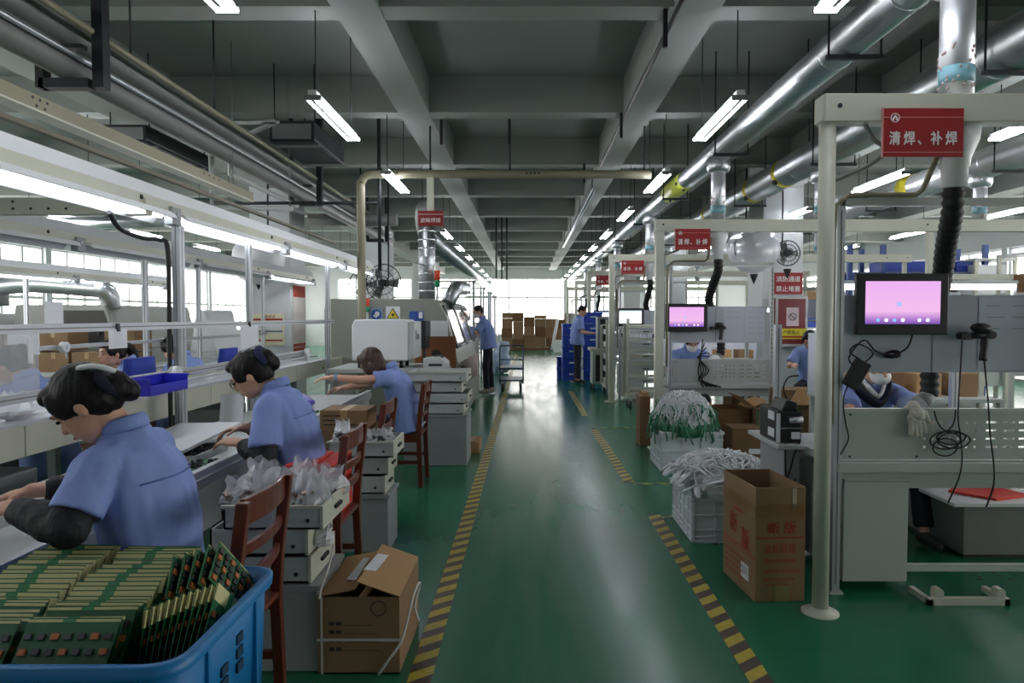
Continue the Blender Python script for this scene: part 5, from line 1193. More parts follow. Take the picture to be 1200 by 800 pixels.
for n in range(6):
    y = Y0[n]; w = WHICH[n]; near = n < 3
    # ---- portal frame
    t = thing('station_frame', 'cream steel frame with a long top beam of the %s repair station' % w, 'frame', (1.44, y, 0), 'station frames')
    if n == 0:
        MB().cyl((1.44, y, 0.02), (1.44, y, 2.37), 0.0385, seg=24).build('post', M_cream, t)
        MB().lathe((1.44, y, 0), [(0.088, 0), (0.088, 0.007), (0.052, 0.013), (0.048, 0.026), (0.04, 0.03)], seg=24).build('base_flange', M_cream, t)
    else:
        MB().box(1.4, y - 0.045, 0.01, 1.49, y + 0.045, 2.37).build('post', M_cream, t, bevel=0.006)
        MB().box(1.34, y - 0.1, 0, 1.55, y + 0.1, 0.012).build('base_plate', M_cream, t)
    for x in (4.38, 6.4):
        MB().box(x - 0.03, y - 0.03, 0.01, x + 0.03, y + 0.03, 2.37).build('post', M_cream, t, bevel=0.005); MB().box(x - .08, y - .08, 0, x + .08, y + .08, 0.012).build('base_plate', M_cream, t)
    MB().box(1.405, y - 0.05, 2.37, 6.5, y + 0.05, 2.5).build('top_beam', M_cream, t, bevel=0.004)
    MB().box(1.3955, y - 0.045, 2.376, 1.405, y + 0.045, 2.494).build('end_cap', M_cream, t)
    bo = MB().cyl((1.475, y - 0.05, 2.443), (1.475, y - 0.0535, 2.443), 0.011, seg=8).build('bolt', M_dark, t)
    for a in (2.85, 4.6, 4.95): piece(bo, t, (a, 0, 0))
    # ---- sign
    if n < 4: sign(1.67 if n == 0 else 1.6, y - 0.06, 2.2 if n == 0 else 2.17, 0.378, 0.225, 'red sign with white characters hung from the %s cream station frame' % w)
    # ---- the station itself
    ys = y + 0.25; xl, xr = 1.62, 2.76
    t = thing('repair_station', 'grey steel repair work station with a display board, the %s along the aisle' % w, 'work station', ((xl + xr) / 2, ys, 0), 'repair stations')
    for x in (xl, xr):
        for yy in (ys, ys + 0.85):
            o = MB().box(x - 0.02, yy - 0.02, 0.012, x + 0.02, yy + 0.02, 2.06 if yy == ys else 1.4).build('post', M_alu if n == 0 or x < 2 else M_lgrey, t)
            MB().box(x - 0.004, yy - 0.0208, 0.05, x + 0.004, yy - 0.02, 2.0 if yy == ys else 1.38).build('profile_groove', M_ductgrey, o)
            MB().box(x - 0.035, yy - 0.035, 0, x + 0.035, yy + 0.035, 0.012).build('foot_plate', M_lgrey, t)
    if n == 1:
        h = MB().cyl((xr, ys - 0.0215, 1.0), (xr, ys - 0.023, 1.0), 0.007, seg=8).build('post_hole', M_dark, t)
        for i in range(1, 20): piece(h, t, (0, 0, 0.05 * i))
    MB().box(xl, ys - 0.02, 2.02, xr, ys + 0.02, 2.06).build('top_bar', M_lgrey, t)
    MB().box(xl + 0.02, ys + 0.07, 1.155, xr - 0.02, ys + 0.09, 1.565).build('display_board', M_board, t, bevel=0.003)
    MB().box(xl + 0.53, ys + 0.068, 1.155, xl + 0.536, ys + 0.07, 1.565).build('board_joint', M_ductgrey, t)
    cols = [2.08 + .0437 * i for i in range(7)]; rows = [.9 - .0433 * i for i in range(4)]; slots = [(2.4 + .086 * i, 2.46 + .086 * i) for i in range(4)]
    o = perforated(xl + 0.03, xr - 0.02, .705, .958, ys + 0.0, cols, rows, slots, rows).build('perforated_panel', M_panel, t)
    md = o.modifiers.new('thick', 'SOLIDIFY'); md.thickness = 0.003; md.offset = 1
    MB().box(xl + 0.03, ys - 0.012, .955, xr - 0.02, ys + 0.02, .972).build('panel_lip', M_lgrey, t)
    for zz in (.72, .94):
        for x in (xl + .07, xl + .42): MB().cyl((x, ys - .002, zz), (x, ys - .006, zz), .006, seg=8).build('screw', M_dark, t)
    MB().box(xl, ys - 0.03, 0.64, xr, ys + 0.0, 0.69).build('desk_rail', M_lgrey, t, bevel=0.004)
    MB().box(xl, ys, 0.66, xr, ys + 0.84, 0.7).build('desk_top', M_panel, t)
    MB().box(xl + 0.03, ys + 0.01, 0.55, xr - 0.02, ys + 0.03, 0.655).build('apron', M_panel, t)
    MB().box(xl + 0.045, ys + 0.0, 0.055, xl + 0.385, ys + 0.7, 0.6).build('leg_cabinet', M_lgrey, t, bevel=0.004)
    MB().box(xl + 0.045, ys - 0.003, 0.585, xl + 0.385, ys, 0.59).build('door_seam', M_grey, t)
    MB().box(xl + 0.385, ys + 0.0, 0.11, xr, ys + 0.03, 0.145).build('foot_bar', M_lgrey, t)
    monitor(1.7 if n == 0 else 1.56, ys - 0.03, 1.515 if n == 0 else 1.44, .475, .315, '%s display monitor on the %s station board' % (('dark framed pink' if n < 2 else 'white lit'), w), 'pink' if n < 2 else 'white') if n < 4 else None
    # ---- suction hose and reducer
    t = thing('suction_hose', 'black corrugated suction hose coming down into the %s repair station' % w, 'hose', (2.1, y, 2.05), 'suction hoses')
    MB().lathe((2.1, y + 0.08, 2.08), [(0.058, 0), (0.058, 0.1), (0.066, 0.105), (0.07, 0.14), (0.105, 0.23), (0.108, 0.29)], seg=22).build('reducer', M_white, t)
    hx = 2.22 if n == 0 else 2.2
    corrugated([(2.1, y + 0.08, 2.12), (2.12, y + 0.12, 1.97), (2.2 if n == 0 else 2.11, y + 0.3, 1.8), (2.27 if n == 0 else 2.11, y + 0.45, 1.62), (hx + .05, y + 0.56, 1.38), (hx + .1, y + .62, 1.18), (hx + .09, y + 0.6, .99)], 0.045, 'hose', M_rubber, t)
    MB().cyl((hx + .09, y + .6, 1.0), (hx + .02, y + .58, .955), 0.042, 0.046, 16).build('cuff', M_ductgrey, t)
    MB().lathe((hx - .02, y + .56, .945), [(0.03, 0.0), (0.075, -0.012), (0.085, -0.04)], (0.6, 0.6, 0.4), 20, False).build('clear_nozzle', M_acryl, t)
    # ---- conduit bend at the post
    pipe('conduit', 'cream conduit bending over the %s repair station' % w, [(1.58, ys - .02, 0.9), (1.58, ys - .02, 1.9), (1.59, ys - .02, 2.02), (1.65, ys - .02, 2.07), (1.75, ys - .02, 2.075), (2.0, ys - .02, 2.075), (2.03, ys - .03, 2.1), (2.0, y, 2.3)], 0.014, M_creamdark, 'conduit', 8)
    cable('grey flexible cable drooping from the beam of the %s station frame' % w, [(1.62, y, 2.37), (1.66, y, 2.3), (1.72, y, 2.24), (1.66, y + .08, 2.18), (1.57, y + .14, 2.14), (1.53, y + .16, 2.05), (1.54, y + .17, 1.2)], 0.011, m=M_ductgrey)

# ---- nearest station: gear
ys = Y0[0] + 0.25
def scanner(x, y, z, lab):
    t = thing('barcode_scanner', lab, 'scanner', (x, y, z))
    MB().tube(catmull([(x + .035, y - .05, z), (x + .03, y - .052, z - .06), (x + .02, y - .055, z - .14)], 4), [.02] * 5 + [.017, .018, .019, .017], 10, flat=(1.2, .8)).build('grip', M_black, t)
    MB().ell((x + .005, y - .06, z + .03), (.055, .035, .028), Euler((0, .1, 0)).to_matrix(), 14, 8).build('scan_head', M_black, t)
    MB().cyl((x - .07, y - .05, z - .01), (x + .06, y - .05, z - .005), .016, seg=10).build('cradle', M_dark, t)
    MB().cyl((x - .07, y - .07, z - .01), (x - .07, y, z - .01), .02, seg=12).build('cradle_end', M_black, t); MB().cyl((x + .06, y - .07, z - .005), (x + .06, y + .07, z - .005), .02, seg=12).build('cradle_end', M_black, t)
    return t
scanner(2.36, ys + .06, 1.36, 'black hand scanner hung on the board of the nearest station')
scanner(2.17, Y0[1] + .31, 1.33, 'black hand scanner on the board of the second station')
def notice(x0, z0, x1, z1, y, lab, lines=2):
    t = thing('paper_notice', lab, 'paper', ((x0 + x1) / 2, y, z0))
    MB().box(x0, y - 0.002, z0, x1, y, z1).build('sheet', mat('notice_sheet', (196, 200, 212), 0.7), t)
    for i in range(lines):
        MB().box(x0 + .035, y - .003, z1 - .05 - .06 * i, x0 + .11 + .03 * (i % 2), y - .002, z1 - .046 - .06 * i).build('print_line', mat('grey_ink', (140, 142, 154), 0.8), t)
        MB().box(x0 + (x1 - x0) * .55, y - .003, z1 - .05 - .06 * i, x0 + (x1 - x0) * .55 + .07, y - .002, z1 - .046 - .06 * i).build('print_line', MATS['grey_ink'], t)
notice(2.395, 1.17, 2.72, 1.555, ys + .068, 'large pale paper notice on the board of the nearest station', 3)
notice(2.24, 1.17, 2.47, 1.55, Y0[1] + .318, 'pale paper notice beside the scanner of the second station', 2)
notice(2.48, 1.17, 2.71, 1.55, Y0[1] + .318, 'outer pale paper notice on the second station board', 5)
t = thing('power_adapter', 'black power adapter hanging at the edge of the nearest board', 'adapter', (1.7, ys, 1.1))
MB().cbox((1.7, ys - .04, 1.155), (.075, .05, .15), Euler((0, .5, 0))).build('adapter_body', M_black, t, bevel=.006)
cable('black cable looping from the power adapter up to the nearest monitor', [(1.72, ys - .04, 1.23), (1.66, ys - .05, 1.27), (1.7, ys - .06, 1.31), (1.78, ys - .05, 1.26), (1.7, ys - .05, 1.2), (1.66, ys - .04, 1.24), (1.74, ys - .03, 1.33), (1.83, ys + .02, 1.27), (1.92, ys + .03, 1.25), (2.0, ys + .03, 1.29), (2.03, ys + .03, 1.38)], .0045)
t = thing('coiled_cable', 'bunched black cable tied in a small coil on the nearest board', 'cable', (1.93, ys + .05, 1.23))
for i in range(4): MB().tube([(1.93 + .045 * math.cos(a) * (1 - .1 * i), ys + .05 - .006 * i, 1.247 + .014 * math.sin(a) + .004 * i) for a in [2 * PI * j / 12 for j in range(13)]], .004, 5).build('cable_loop', M_rubber, t)
cable('black cable dropping from the adapter beside the round post', [(1.66, ys - .05, 1.12), (1.63, ys - .05, 1.02), (1.645, ys - .05, .9), (1.66, ys - .05, .82), (1.62, ys - .05, .74)], .004)
cable('black cable hanging from the nearest monitor past the perforated panel', [(2.25, ys - .03, 1.36), (2.24, ys - .035, 1.2), (2.232, ys - .035, .95), (2.24, ys - .045, .84), (2.252, ys - .045, .72), (2.235, ys - .05, .62), (2.2, ys - .02, .48)], .004)
cable('black cable hanging straight down from the nearest scanner', [(2.385, ys, 1.22), (2.39, ys - .03, 1.0), (2.4, ys - .04, .82), (2.415, ys - .045, .7), (2.418, ys - .045, .58), (2.42, ys + .01, .45)], .0045)
t = thing('coiled_cable', 'black cable coil tied and hanging over the perforated panel', 'cable', (2.17, ys - .04, .72))
for cx, cz, ra, rb in ((2.2, .825, .075, .035), (2.17, .81, .08, .045), (2.17, .775, .065, .045), (2.215, .81, .085, .04)):
    MB().tube(catmull([(cx + ra * math.cos(a), ys - .035 - .004 * math.sin(3 * a), cz + rb * math.sin(a)) for a in [2 * PI * j / 10 for j in range(11)]], 3), .0042, 5).build('cable_loop', M_rubber, t)
MB().tube(catmull([(2.11, ys - .03, .965), (2.13, ys - .035, .9), (2.17, ys - .04, .86), (2.21, ys - .035, .9), (2.222, ys - .03, .97)], 4), .0042, 5).build('cable_loop', M_rubber, t)
# hanging work glove
t = thing('work_glove', 'off-white cotton work glove hung over the perforated panel', 'glove', (2.06, ys - .02, .8))
mb = MB(); gx, gy = 2.06, ys - .028
capsule(mb, (gx - .01, gy + .03, .985), (gx + .005, gy, .93), .04, .042); mb.ell((gx - .02, gy, .9), (.05, .022, .06)); mb.ell((gx + .03, gy, .92), (.05, .02, .04)); capsule(mb, (gx - .03, gy + .04, .975), (gx - .06, gy + .03, .965), .02, .018)
for dx, l in ((-.052, .075), (-.018, .09), (.016, .095), (.05, .06)): capsule(mb, (gx + dx * .8, gy, .87), (gx + dx + .004, gy - .008, .87 - l), .017, .0145)
capsule(mb, (gx + .05, gy, .95), (gx + .075, gy - .005, .88), .018, .015)
remesh(mb, 'glove_cloth', mat('cotton_glove', (196, 192, 180), 0.9, bump=.4, bscale=60), t, .006, 2)
t.scale = (.74, .9, .74); t.location += Vector((-.035, 0, .048))
# below the nearest desk
t = thing('storage_box', 'grey steel box standing under the nearest repair station', 'box', (2.85, 4.3, 0))
MB().box(2.62, 4.05, 0.02, 3.1, 4.75, .34).build('box_body', M_ductgrey, t, bevel=.005); MB().box(2.5, 3.95, .34, 3.12, 4.78, .36).build('lid', M_white, t); MB().box(2.64, 4.07, 0, 3.08, 4.73, .02).build('base', M_black, t)
t = thing('red_board', 'flat red board lying on the grey box under the station', 'board', (2.85, 4.2, .36)); MB().prism([(2.62, 4.2, .361), (2.78, 4.0, .361), (3.05, 4.1, .361), (2.9, 4.5, .361)], (0, 0, 0), (0, 0, .014)).build('board', M_redfoam, t)
t = thing('blue_tray', 'blue plastic tray at the back of the grey box', 'tray', (2.72, 4.65, .36)); MB().box(2.52, 4.6, .361, 2.86, 4.77, .43).build('tray_body', M_bluecrate, t, bevel=.005)
carton(2.9, 4.3, .376, 3.1, 4.6, .56, 'dark carton on the red board under the nearest station', M_carddark, tape_=False)
t = thing('foot_pedal', 'cream floor bracket lying in front of the nearest station', 'pedal', (2.22, 3.38, 0))
MB().box(2.02, 3.38, 0, 2.43, 3.41, .035).build('base_bar', M_cream, t); MB().box(2.02, 3.38, 0, 2.045, 3.56, .03).build('side_bar', M_cream, t); MB().box(2.405, 3.38, 0, 2.43, 3.56, .03).build('side_bar', M_cream, t)
for x in (2.06, 2.37): MB().prism([(x, 3.385, .03), (x + .04, 3.385, .03), (x + .04, 3.385, .07), (x + .03, 3.385, .08), (x + .01, 3.385, .08), (x, 3.385, .07)], (0, 0, 0), (0, .05, 0)).build('bracket', M_cream, t)
# solder unit on a small table beside the round post
t = thing('side_table', 'narrow grey table beside the nearest station carrying the black power unit', 'table', (1.55, 4.1, 0))
MB().box(1.44, 3.88, .69, 1.6, 4.42, .715).build('table_top', M_lgrey, t, bevel=.004); MB().box(1.5, 3.95, 0.02, 1.59, 4.35, .69).build('side_panel', M_grey, t); MB().box(1.46, 3.92, 0, 1.6, 4.38, .02).build('base', M_grey, t)
t = thing('power_unit', 'black soldering power unit with a silver handle on the narrow table', 'power unit', (1.53, 4.0, .715))
MB().box(1.46, 3.95, .716, 1.6, 4.25, .9).build('case', M_black, t, bevel=.006); MB().box(1.455, 3.945, .72, 1.475, 3.955, .89).build('side_label', M_paper, t)
for zz in (.74, .84): MB().box(1.457, 4.0, zz, 1.46, 4.1, zz + .05).build('side_label', M_paper, t)
MB().box(1.54, 3.943, .74, 1.59, 3.95, .78).build('front_label', M_paper, t); MB().cyl((1.52, 3.94, .85), (1.6, 3.94, .855), .018, seg=10).build('handle', M_galv, t); MB().box(1.47, 3.944, .8, 1.6, 3.95, .805).build('seam', M_grey, t)
MB().prism([(1.49, 3.97, .9), (1.59, 3.97, .9), (1.58, 3.97, .95), (1.52, 3.97, .965)], (0, 0, 0), (0, .2, 0)).build('top_module', M_black, t, bevel=.006)
for i in range(3): cable(('black cable drooping in a loop below the power unit', 'second black cable falling beside the narrow table', 'grey cable arching above the power unit')[i],
    ([(1.5, 3.93, .74), (1.49, 3.9, .62), (1.5, 3.9, .5), (1.53, 3.9, .46), (1.55, 3.9, .52)], [(1.58, 3.93, .72), (1.54, 3.9, .66), (1.52, 3.9, .58), (1.5, 3.9, .5), (1.52, 3.9, .44)], [(1.55, 4.05, .96), (1.53, 4.05, 1.03), (1.56, 4.05, 1.09), (1.62, 4.05, 1.1)])[i], .005)
# second station: gear on and under the desk
y1_ = Y0[1] + .25
t = thing('coiled_cable', 'tangled black cables hanging over the second station panel', 'cable', (1.95, y1_, .7))
for i in range(5): MB().tube(catmull([(1.98 + .02 * i, y1_ - .03, 1.2 - .05 * i), (1.96 - .01 * i, y1_ - .04, 1.0), (1.93 + .03 * i, y1_ - .045, .85), (1.95 + .02 * math.sin(i * 2), y1_ - .045, .74), (1.99 + .05 * i, y1_ - .04, .66)], 4), .007, 5).build('cable_strand', M_rubber, t)
t = thing('white_helmet_bag', 'white rounded bag on the desk of the second station', 'bag', (2.2, y1_ + .25, .7)); mb = MB(); mb.ell((2.2, y1_ + .25, .86), (.1, .1, .15)); remesh(mb, 'bag_film', M_white, t, .012, 3, fold=.012)
t = thing('desk_basket', 'grey slotted basket on the desk of the second station', 'basket', (2.48, y1_ + .3, .7)); MB().box(2.33, y1_ + .25, .7, 2.65, y1_ + .5, .96).build('basket_body', M_creamdark, t, bevel=.008); MB().box(2.35, y1_ + .245, .8, 2.63, y1_ + .25, .95).build('slotted_front', M_ductgrey, t)

# ---- tray racks
def rack(x0, x1, y0, y1, h, nsh, lab, wheels=True, zb=.14, trays=True):
    if not wheels: zb = 0.0
    t = thing('tray_rack', lab, 'rack', ((x0 + x1) / 2, y0, 0))
    for x in (x0, x1):
        for y in (y0, y1): MB().box(x - .022, y - .022, zb, x + .022, y + .022, h + .1 * (y == y0)).build('post', M_cream, t)
    MB().box(x0, y0, zb, x1, y1, zb + .04).build('bottom_shelf', M_cream, t)
    dz = (h - zb) / nsh
    for k in range(nsh):
        z = zb + dz * k
        MB().box(x0, y0 - .02, z + dz - .05, x1, y0, z + dz - .01).build('front_rail', M_cream, t)
        dr = MB().box(x0 + .03, y0 + .005, z + .05, x1 - .03, y1 - .03, z + dz - .09).build('drawer', M_lgrey if k % 3 else M_cream, t)
        MB().box((x0 + x1) / 2 - .05, y0 - .004, z + dz * .4, (x0 + x1) / 2 + .05, y0 + .005, z + dz * .4 + .015).build('handle', M_dark, dr)
    MB().box(x0, y0, h - .01, x1, y1, h).build('top_panel', M_cream, t)
    if wheels:
        for x in (x0 + .05, x1 - .05):
            for y in (y0 + .05, y1 - .05):
                w_ = MB().cyl((x - .02, y, .05), (x + .02, y, .05), .05, seg=14).build('caster', M_black, t); MB().box(x - .03, y - .02, .05, x + .03, y + .02, zb).build('fork', M_galv, w_)
    return t
rack(1.62, 2.2, 10.9, 11.3, 1.32, 6, 'cream wheeled tray rack standing before the third station frame')
rack(1.45, 1.56, 12.3, 13.2, 1.3, 5, 'narrow cream rack behind the wheeled tray rack')
rack(3.7, 4.2, 6.3, 6.8, 1.3, 5, 'cream drawer rack seen behind the masked worker', False)
rack(3.0, 3.5, 6.6, 7.1, 1.2, 5, 'cream drawer rack behind the open steel strut, next to the other drawer rack', False)
t = thing('steel_strut', 'leaning grey steel strut behind the nearest station', 'strut', (2.95, 5.6, 0)); MB().bar((2.75, 5.6, 1.15), (3.0, 5.7, .0), .03, .03).build('strut_bar', M_lgrey, t)
# ---- second lane: benches with LED bars, shelves, blue rack
for i, (x0, x1, y, z, lab) in enumerate(((2.62, 4.06, 5.65, 1.7, 'bright LED bar behind the nearest repair station'), (2.0, 3.5, 9.7, 1.545, 'bright LED bar behind the second repair station'), (4.6, 6.2, 9.9, 1.62, 'bright LED bar of the outer lane'), (2.4, 4.2, 13.6, 1.6, 'bright LED bar behind the third repair station'))):
    t = thing('led_bar', lab, 'light fitting', ((x0 + x1) / 2, y, z)); MB().box(x0, y, z + .02, x1, y + .05, z + .05).build('housing', M_white, t); MB().box(x0 + .02, y + .002, z - .025, x1 - .02, y + .045, z + .02).build('tube', M_led, t)
    for x in (x0 + .01, x1 - .01): MB().box(x - .015, y + .02, 0, x + .015, y + .05, z + .05).build('post', M_lgrey, t)
    t = thing('lane_bench', 'grey bench of the second lane below the %s' % lab.replace('bright ', ''), 'bench', ((x0 + x1) / 2, y + .5, 0))
    MB().box(x0, y + .1, .72, x1, y + .7, .75).build('bench_top', M_panel, t); MB().box(x0, y + .68, .75, x1, y + .7, 1.3).build('back_panel', M_board, t)
    for x in (x0 + .03, x1 - .03):
        for yy in (y + .13, y + .66): MB().box(x - .02, yy - .02, 0, x + .02, yy + .02, .72).build('leg', M_lgrey, t)
    for j in range(4):
        xx = x0 + .15 + .32 * j; carton(xx, y + .3, .75, xx + .22, y + .55, .75 + R.uniform(.12, .22), 'bench carton under the %s, %s from the aisle' % (lab.replace('bright ', ''), nth(j)), [M_card, M_carddark, M_cardlight][j % 3], 'cartons on second lane benches', tape_=False)
t = thing('pallet_rack', 'tall blue steel storage rack beyond the nearest monitor', 'rack', (7.0, 12.4, 0))
for x in (5.85, 6.45, 8.3):
    for y in (12.4, 13.2): MB().box(x - .04, y - .04, 0, x + .04, y + .04, 2.75).build('upright', M_bluesteel, t)
for z in (.5, 1.4, 2.15): MB().box(5.85, 12.38, z, 8.3, 12.44, z + .09).build('beam', M_bluesteel, t); MB().box(5.85, 13.16, z, 8.3, 13.22, z + .09).build('beam', M_bluesteel, t); MB().box(5.85, 12.4, z + .09, 8.3, 13.2, z + .11).build('shelf_deck', M_ductgrey, t)
for j in range(4): tag(MB().box(6.5 + .45 * j, 12.5, 2.261, 6.9 + .45 * j, 13.0, 2.46).build('plastic_crate', M_navybox, None, bevel=.01), 'blue plastic crate on top of the blue storage rack, %s from the aisle' % nth(j), 'crate', 'crates on the blue rack')
for j in range(4): carton(6.5 + .45 * j, 12.5, 1.511, 6.88 + .45 * j, 13.0, 1.85, 'carton on the middle shelf of the blue rack, %s from the aisle' % nth(j), M_card, 'cartons on the blue rack', tape_=False)
# ---- outer lane: shelving rows with cartons, hung service frames
for r_, (yy, n_) in enumerate(((8.6, 4), (12.2, 4), (15.8, 4), (19.6, 4))):
    t = thing('storage_shelf', 'cream storage shelf in the outer lane, %s from the camera' % nth(r_), 'shelf', (8.4, yy, 0), 'outer lane shelves')
    for x in (8.0, 8.7):
        for y in (yy, yy + 3.0): MB().box(x - .025, y - .025, 0, x + .025, y + .025, 2.5).build('post', M_cream, t)
    for z in (.4, 1.1, 1.8, 2.45): MB().box(7.97, yy - .03, z, 8.73, yy + 3.03, z + .04).build('shelf_board', M_lgrey, t)
    for k, z in enumerate((1.14, 1.84)):
        for j in range(5):
            h = R.uniform(.3, .56); carton(8.05, yy + .08 + .58 * j, z, 8.6, yy + .58 + .58 * j, z + h, 'carton on outer shelf %s from the camera, %s board, %s along' % (nth(r_), ('lower', 'upper')[k], nth(j)), [M_card, M_carddark, M_whitecrate, M_navybox][(r_ + j * 3 + k) % 4], 'outer shelf cartons', tape_=False)
for i, y in enumerate((5.6, 9.8, 14.0)):
    t = thing('service_frame', 'cream service frame of the outer lane, %s from the camera' % nth(i), 'frame', (5.5, y, 0))
    for x in (4.95, 6.9): MB().box(x - .025, y - .025, 0, x + .025, y + .025, 1.98).build('post', M_cream, t)
    MB().box(4.9, y - .03, 1.98, 6.95, y + .03, 2.06).build('top_beam', M_cream, t); MB().box(4.95, y - .02, 1.35, 6.9, y + .02, 1.39).build('cross_bar', M_lgrey, t)
    MB().box(5.1, y - .03, 1.42, 6.2, y - .02, 1.8).build('display_board', M_board, t)
    MB().box(4.95, y + .05, .7, 6.9, y + .65, .74).build('bench_top', M_panel, t); MB().box(4.95, y + .04, .45, 6.9, y + .05, .72).build('apron', M_lgrey, t)
    for x in (5.0, 6.85): MB().box(x - .02, y + .6, 0, x + .02, y + .64, .7).build('leg', M_lgrey, t)
    for j in range(3): bin_box(5.15 + .42 * j, y + .15, .742, 5.5 + .42 * j, y + .5, .92, (M_bluebin, M_whitecrate, M_bluecrate)[(i + j) % 3], 'open bin on the outer lane bench, %s frame from the camera, %s from the aisle' % (nth(i), nth(j)))
# ---- column notices
t = thing('fire_notice', 'red fire lane notice in white characters on the white column', 'notice', (4.29, 11.2, 1.8))
MB().box(4.06, 11.205, 1.82, 4.52, 11.22, 2.17).build('notice_board', M_red, t)
text('消防通道', .1, (4.085, 11.205, 2.03), (1, 0, 0), (0, 0, 1), M_signwhite, t, bold=.002); text('禁止堵塞', .1, (4.085, 11.205, 1.87), (1, 0, 0), (0, 0, 1), M_signwhite, t, bold=.002)
t = thing('fire_hydrant_box', 'dark red fire hydrant cabinet with a yellow label below the fire lane notice', 'cabinet', (4.29, 11.1, .98))
MB().box(4.05, 11.06, .99, 4.53, 11.22, 1.76).build('cabinet_body', mat('hydrant_red', (116, 16, 26), 0.4), t, bevel=.008)
MB().box(4.03, 11.05, .97, 4.55, 11.06, 1.78).build('door_frame', M_lgrey, t); MB().box(4.07, 11.044, 1.01, 4.51, 11.05, 1.74).build('door', MATS['hydrant_red'], t)
MB().box(4.2, 11.04, 1.3, 4.4, 11.044, 1.6).build('white_notice', mat('pink_paper', (220, 196, 200), 0.6), t)
MB().lathe((4.3, 11.038, 1.45), [(.05, 0), (.062, 0), (.062, .001), (.05, .001), (.05, 0)], (0, -1, 0), 20, False).build('ban_ring', M_ink, t); MB().bar((4.26, 11.037, 1.49), (4.34, 11.037, 1.41), .003, .012).build('ban_bar', M_ink, t)
MB().box(4.1, 11.036, 1.09, 4.53, 11.042, 1.26).build('yellow_label', M_yellow, t); text('严禁烟火', .07, (4.14, 11.036, 1.17), (1, 0, 0), (0, 0, 1), M_ink, t); MB().box(4.12, 11.034, 1.11, 4.5, 11.036, 1.14).build('label_band', M_redink, t)
# ================================================================ FLOOR ITEMS AND FAR END
# tall carton with red printing, rotated slightly
def open_carton(a, b, c, d, h, lab, m, flaps=(), name='open_carton', th=0.006, z0=0.0):
    """corners a(near-left) b(near-right) c(far-right) d(far-left) on the floor"""
    A = [Vector((p[0], p[1], z0)) for p in (a, b, c, d)]; t = thing(name, lab, 'box', (sum(p.x for p in A) / 4, sum(p.y for p in A) / 4, z0)); ctr = sum(A, Vector()) / 4
    mb = MB(); I = [p + (ctr - p).normalized() * th * 1.5 for p in A]; up = Vector((0, 0, h))
    mb.prism(A, (0, 0, 0), (0, 0, .006))
    for i in range(4):
        j = (i + 1) % 4; mb.prism([A[i], A[j], I[j], I[i]], (0, 0, 0), up)
    mb.build('box_walls', m, t)
    for edge, w, ang in flaps:
        p, q = A[edge] + up, A[(edge + 1) % 4] + up; e = (q - p).normalized(); out = e.cross(Vector((0, 0, 1))); dr = out * math.cos(rad(ang)) + Vector((0, 0, 1)) * math.sin(rad(ang))
        MB().prism([p, q, q + dr * w, p + dr * w], (0, 0, 0), dr.cross(e) * .005).build('flap', M_cardlight, t)
    return t, A
bx = [(1.16, 3.42), (1.42, 3.44), (1.385, 3.86), (1.12, 3.84)]
t, A = open_carton(*bx, .585, 'tall open brown carton with red printed characters beside the round post', M_card)
ex = (A[1] - A[0]).normalized(); ey = (A[0] - A[3]).normalized(); Z = Vector((0, 0, 1)); no = ex.cross(Z)
def fp(u, z): return A[0] + ex * u + Z * z
def lp(u, z): return A[3] + ey * u + Z * z
def patch(P, n, m, name, off=.0012): MB().prism([p + n * off for p in P], (0, 0, 0), n * .0006).build(name, m, t)
M_tapebrown = mat('brown_parcel_tape', (134, 98, 64), 0.3)
n1 = no; n2 = ey.cross(Z)
def fpatch(u0, z0, u1, z1, m, name): patch([fp(u0, z0), fp(u1, z0), fp(u1, z1), fp(u0, z1)], n1, m, name)
def lpatch(u0, z0, u1, z1, m, name): patch([lp(u0, z0), lp(u1, z0), lp(u1, z1), lp(u0, z1)], n2, m, name)
fpatch(.0, .43, .26, .5, M_tapebrown, 'tape_strip'); lpatch(.0, .43, .42, .5, M_tapebrown, 'tape_strip'); fpatch(.19, .47, .212, .58, mat('clear_tape_white', (186, 172, 150), 0.4), 'tape_tail')
text('新 版', .068, fp(.06, .355), ex, Z, M_redink, t, bold=.0015)
text('新', .115, lp(.09, .29), ey, Z, M_redink, t, bold=.003, squash=.9); text('版', .115, lp(.25, .245), ey, Z, M_redink, t, bold=.003, squash=.9)
fpatch(.005, .325, .255, .332, M_redink, 'red_line'); lpatch(.0, .225, .42, .231, M_redink, 'red_line'); lpatch(.0, .21, .42, .214, M_redink, 'red_line')
for r_, (z, w_) in enumerate(((.25, .17), (.2, .17), (.15, .19), (.11, .16), (.085, .13))):
    nb = 7 if r_ else 4
    for k in range(nb): fpatch(.05 + w_ * k / nb, z, .05 + w_ * (k + .75) / nb, z + (.045, .02, .015, .01, .008)[r_], mat('faded_red_ink', (148, 76, 50), 0.8), 'print_mark')
for r_ in range(4):
    for k in range(5): lpatch(.04 + .05 * k, .16 - .035 * r_, .075 + .05 * k, .175 - .035 * r_, MATS['faded_red_ink'], 'print_mark')
for k in range(4): lpatch(.16 + .028 * k, .41, .18 + .028 * k, .425, M_redink, 'print_mark')
lpatch(.25, .075, .345, .155, M_paper, 'paper_label'); lpatch(.262, .1, .333, .14, M_board, 'label_print')
fpatch(.1, .0, .18, .08, mat('green_tape_patch', (126, 122, 74), 0.4), 'tape_patch')

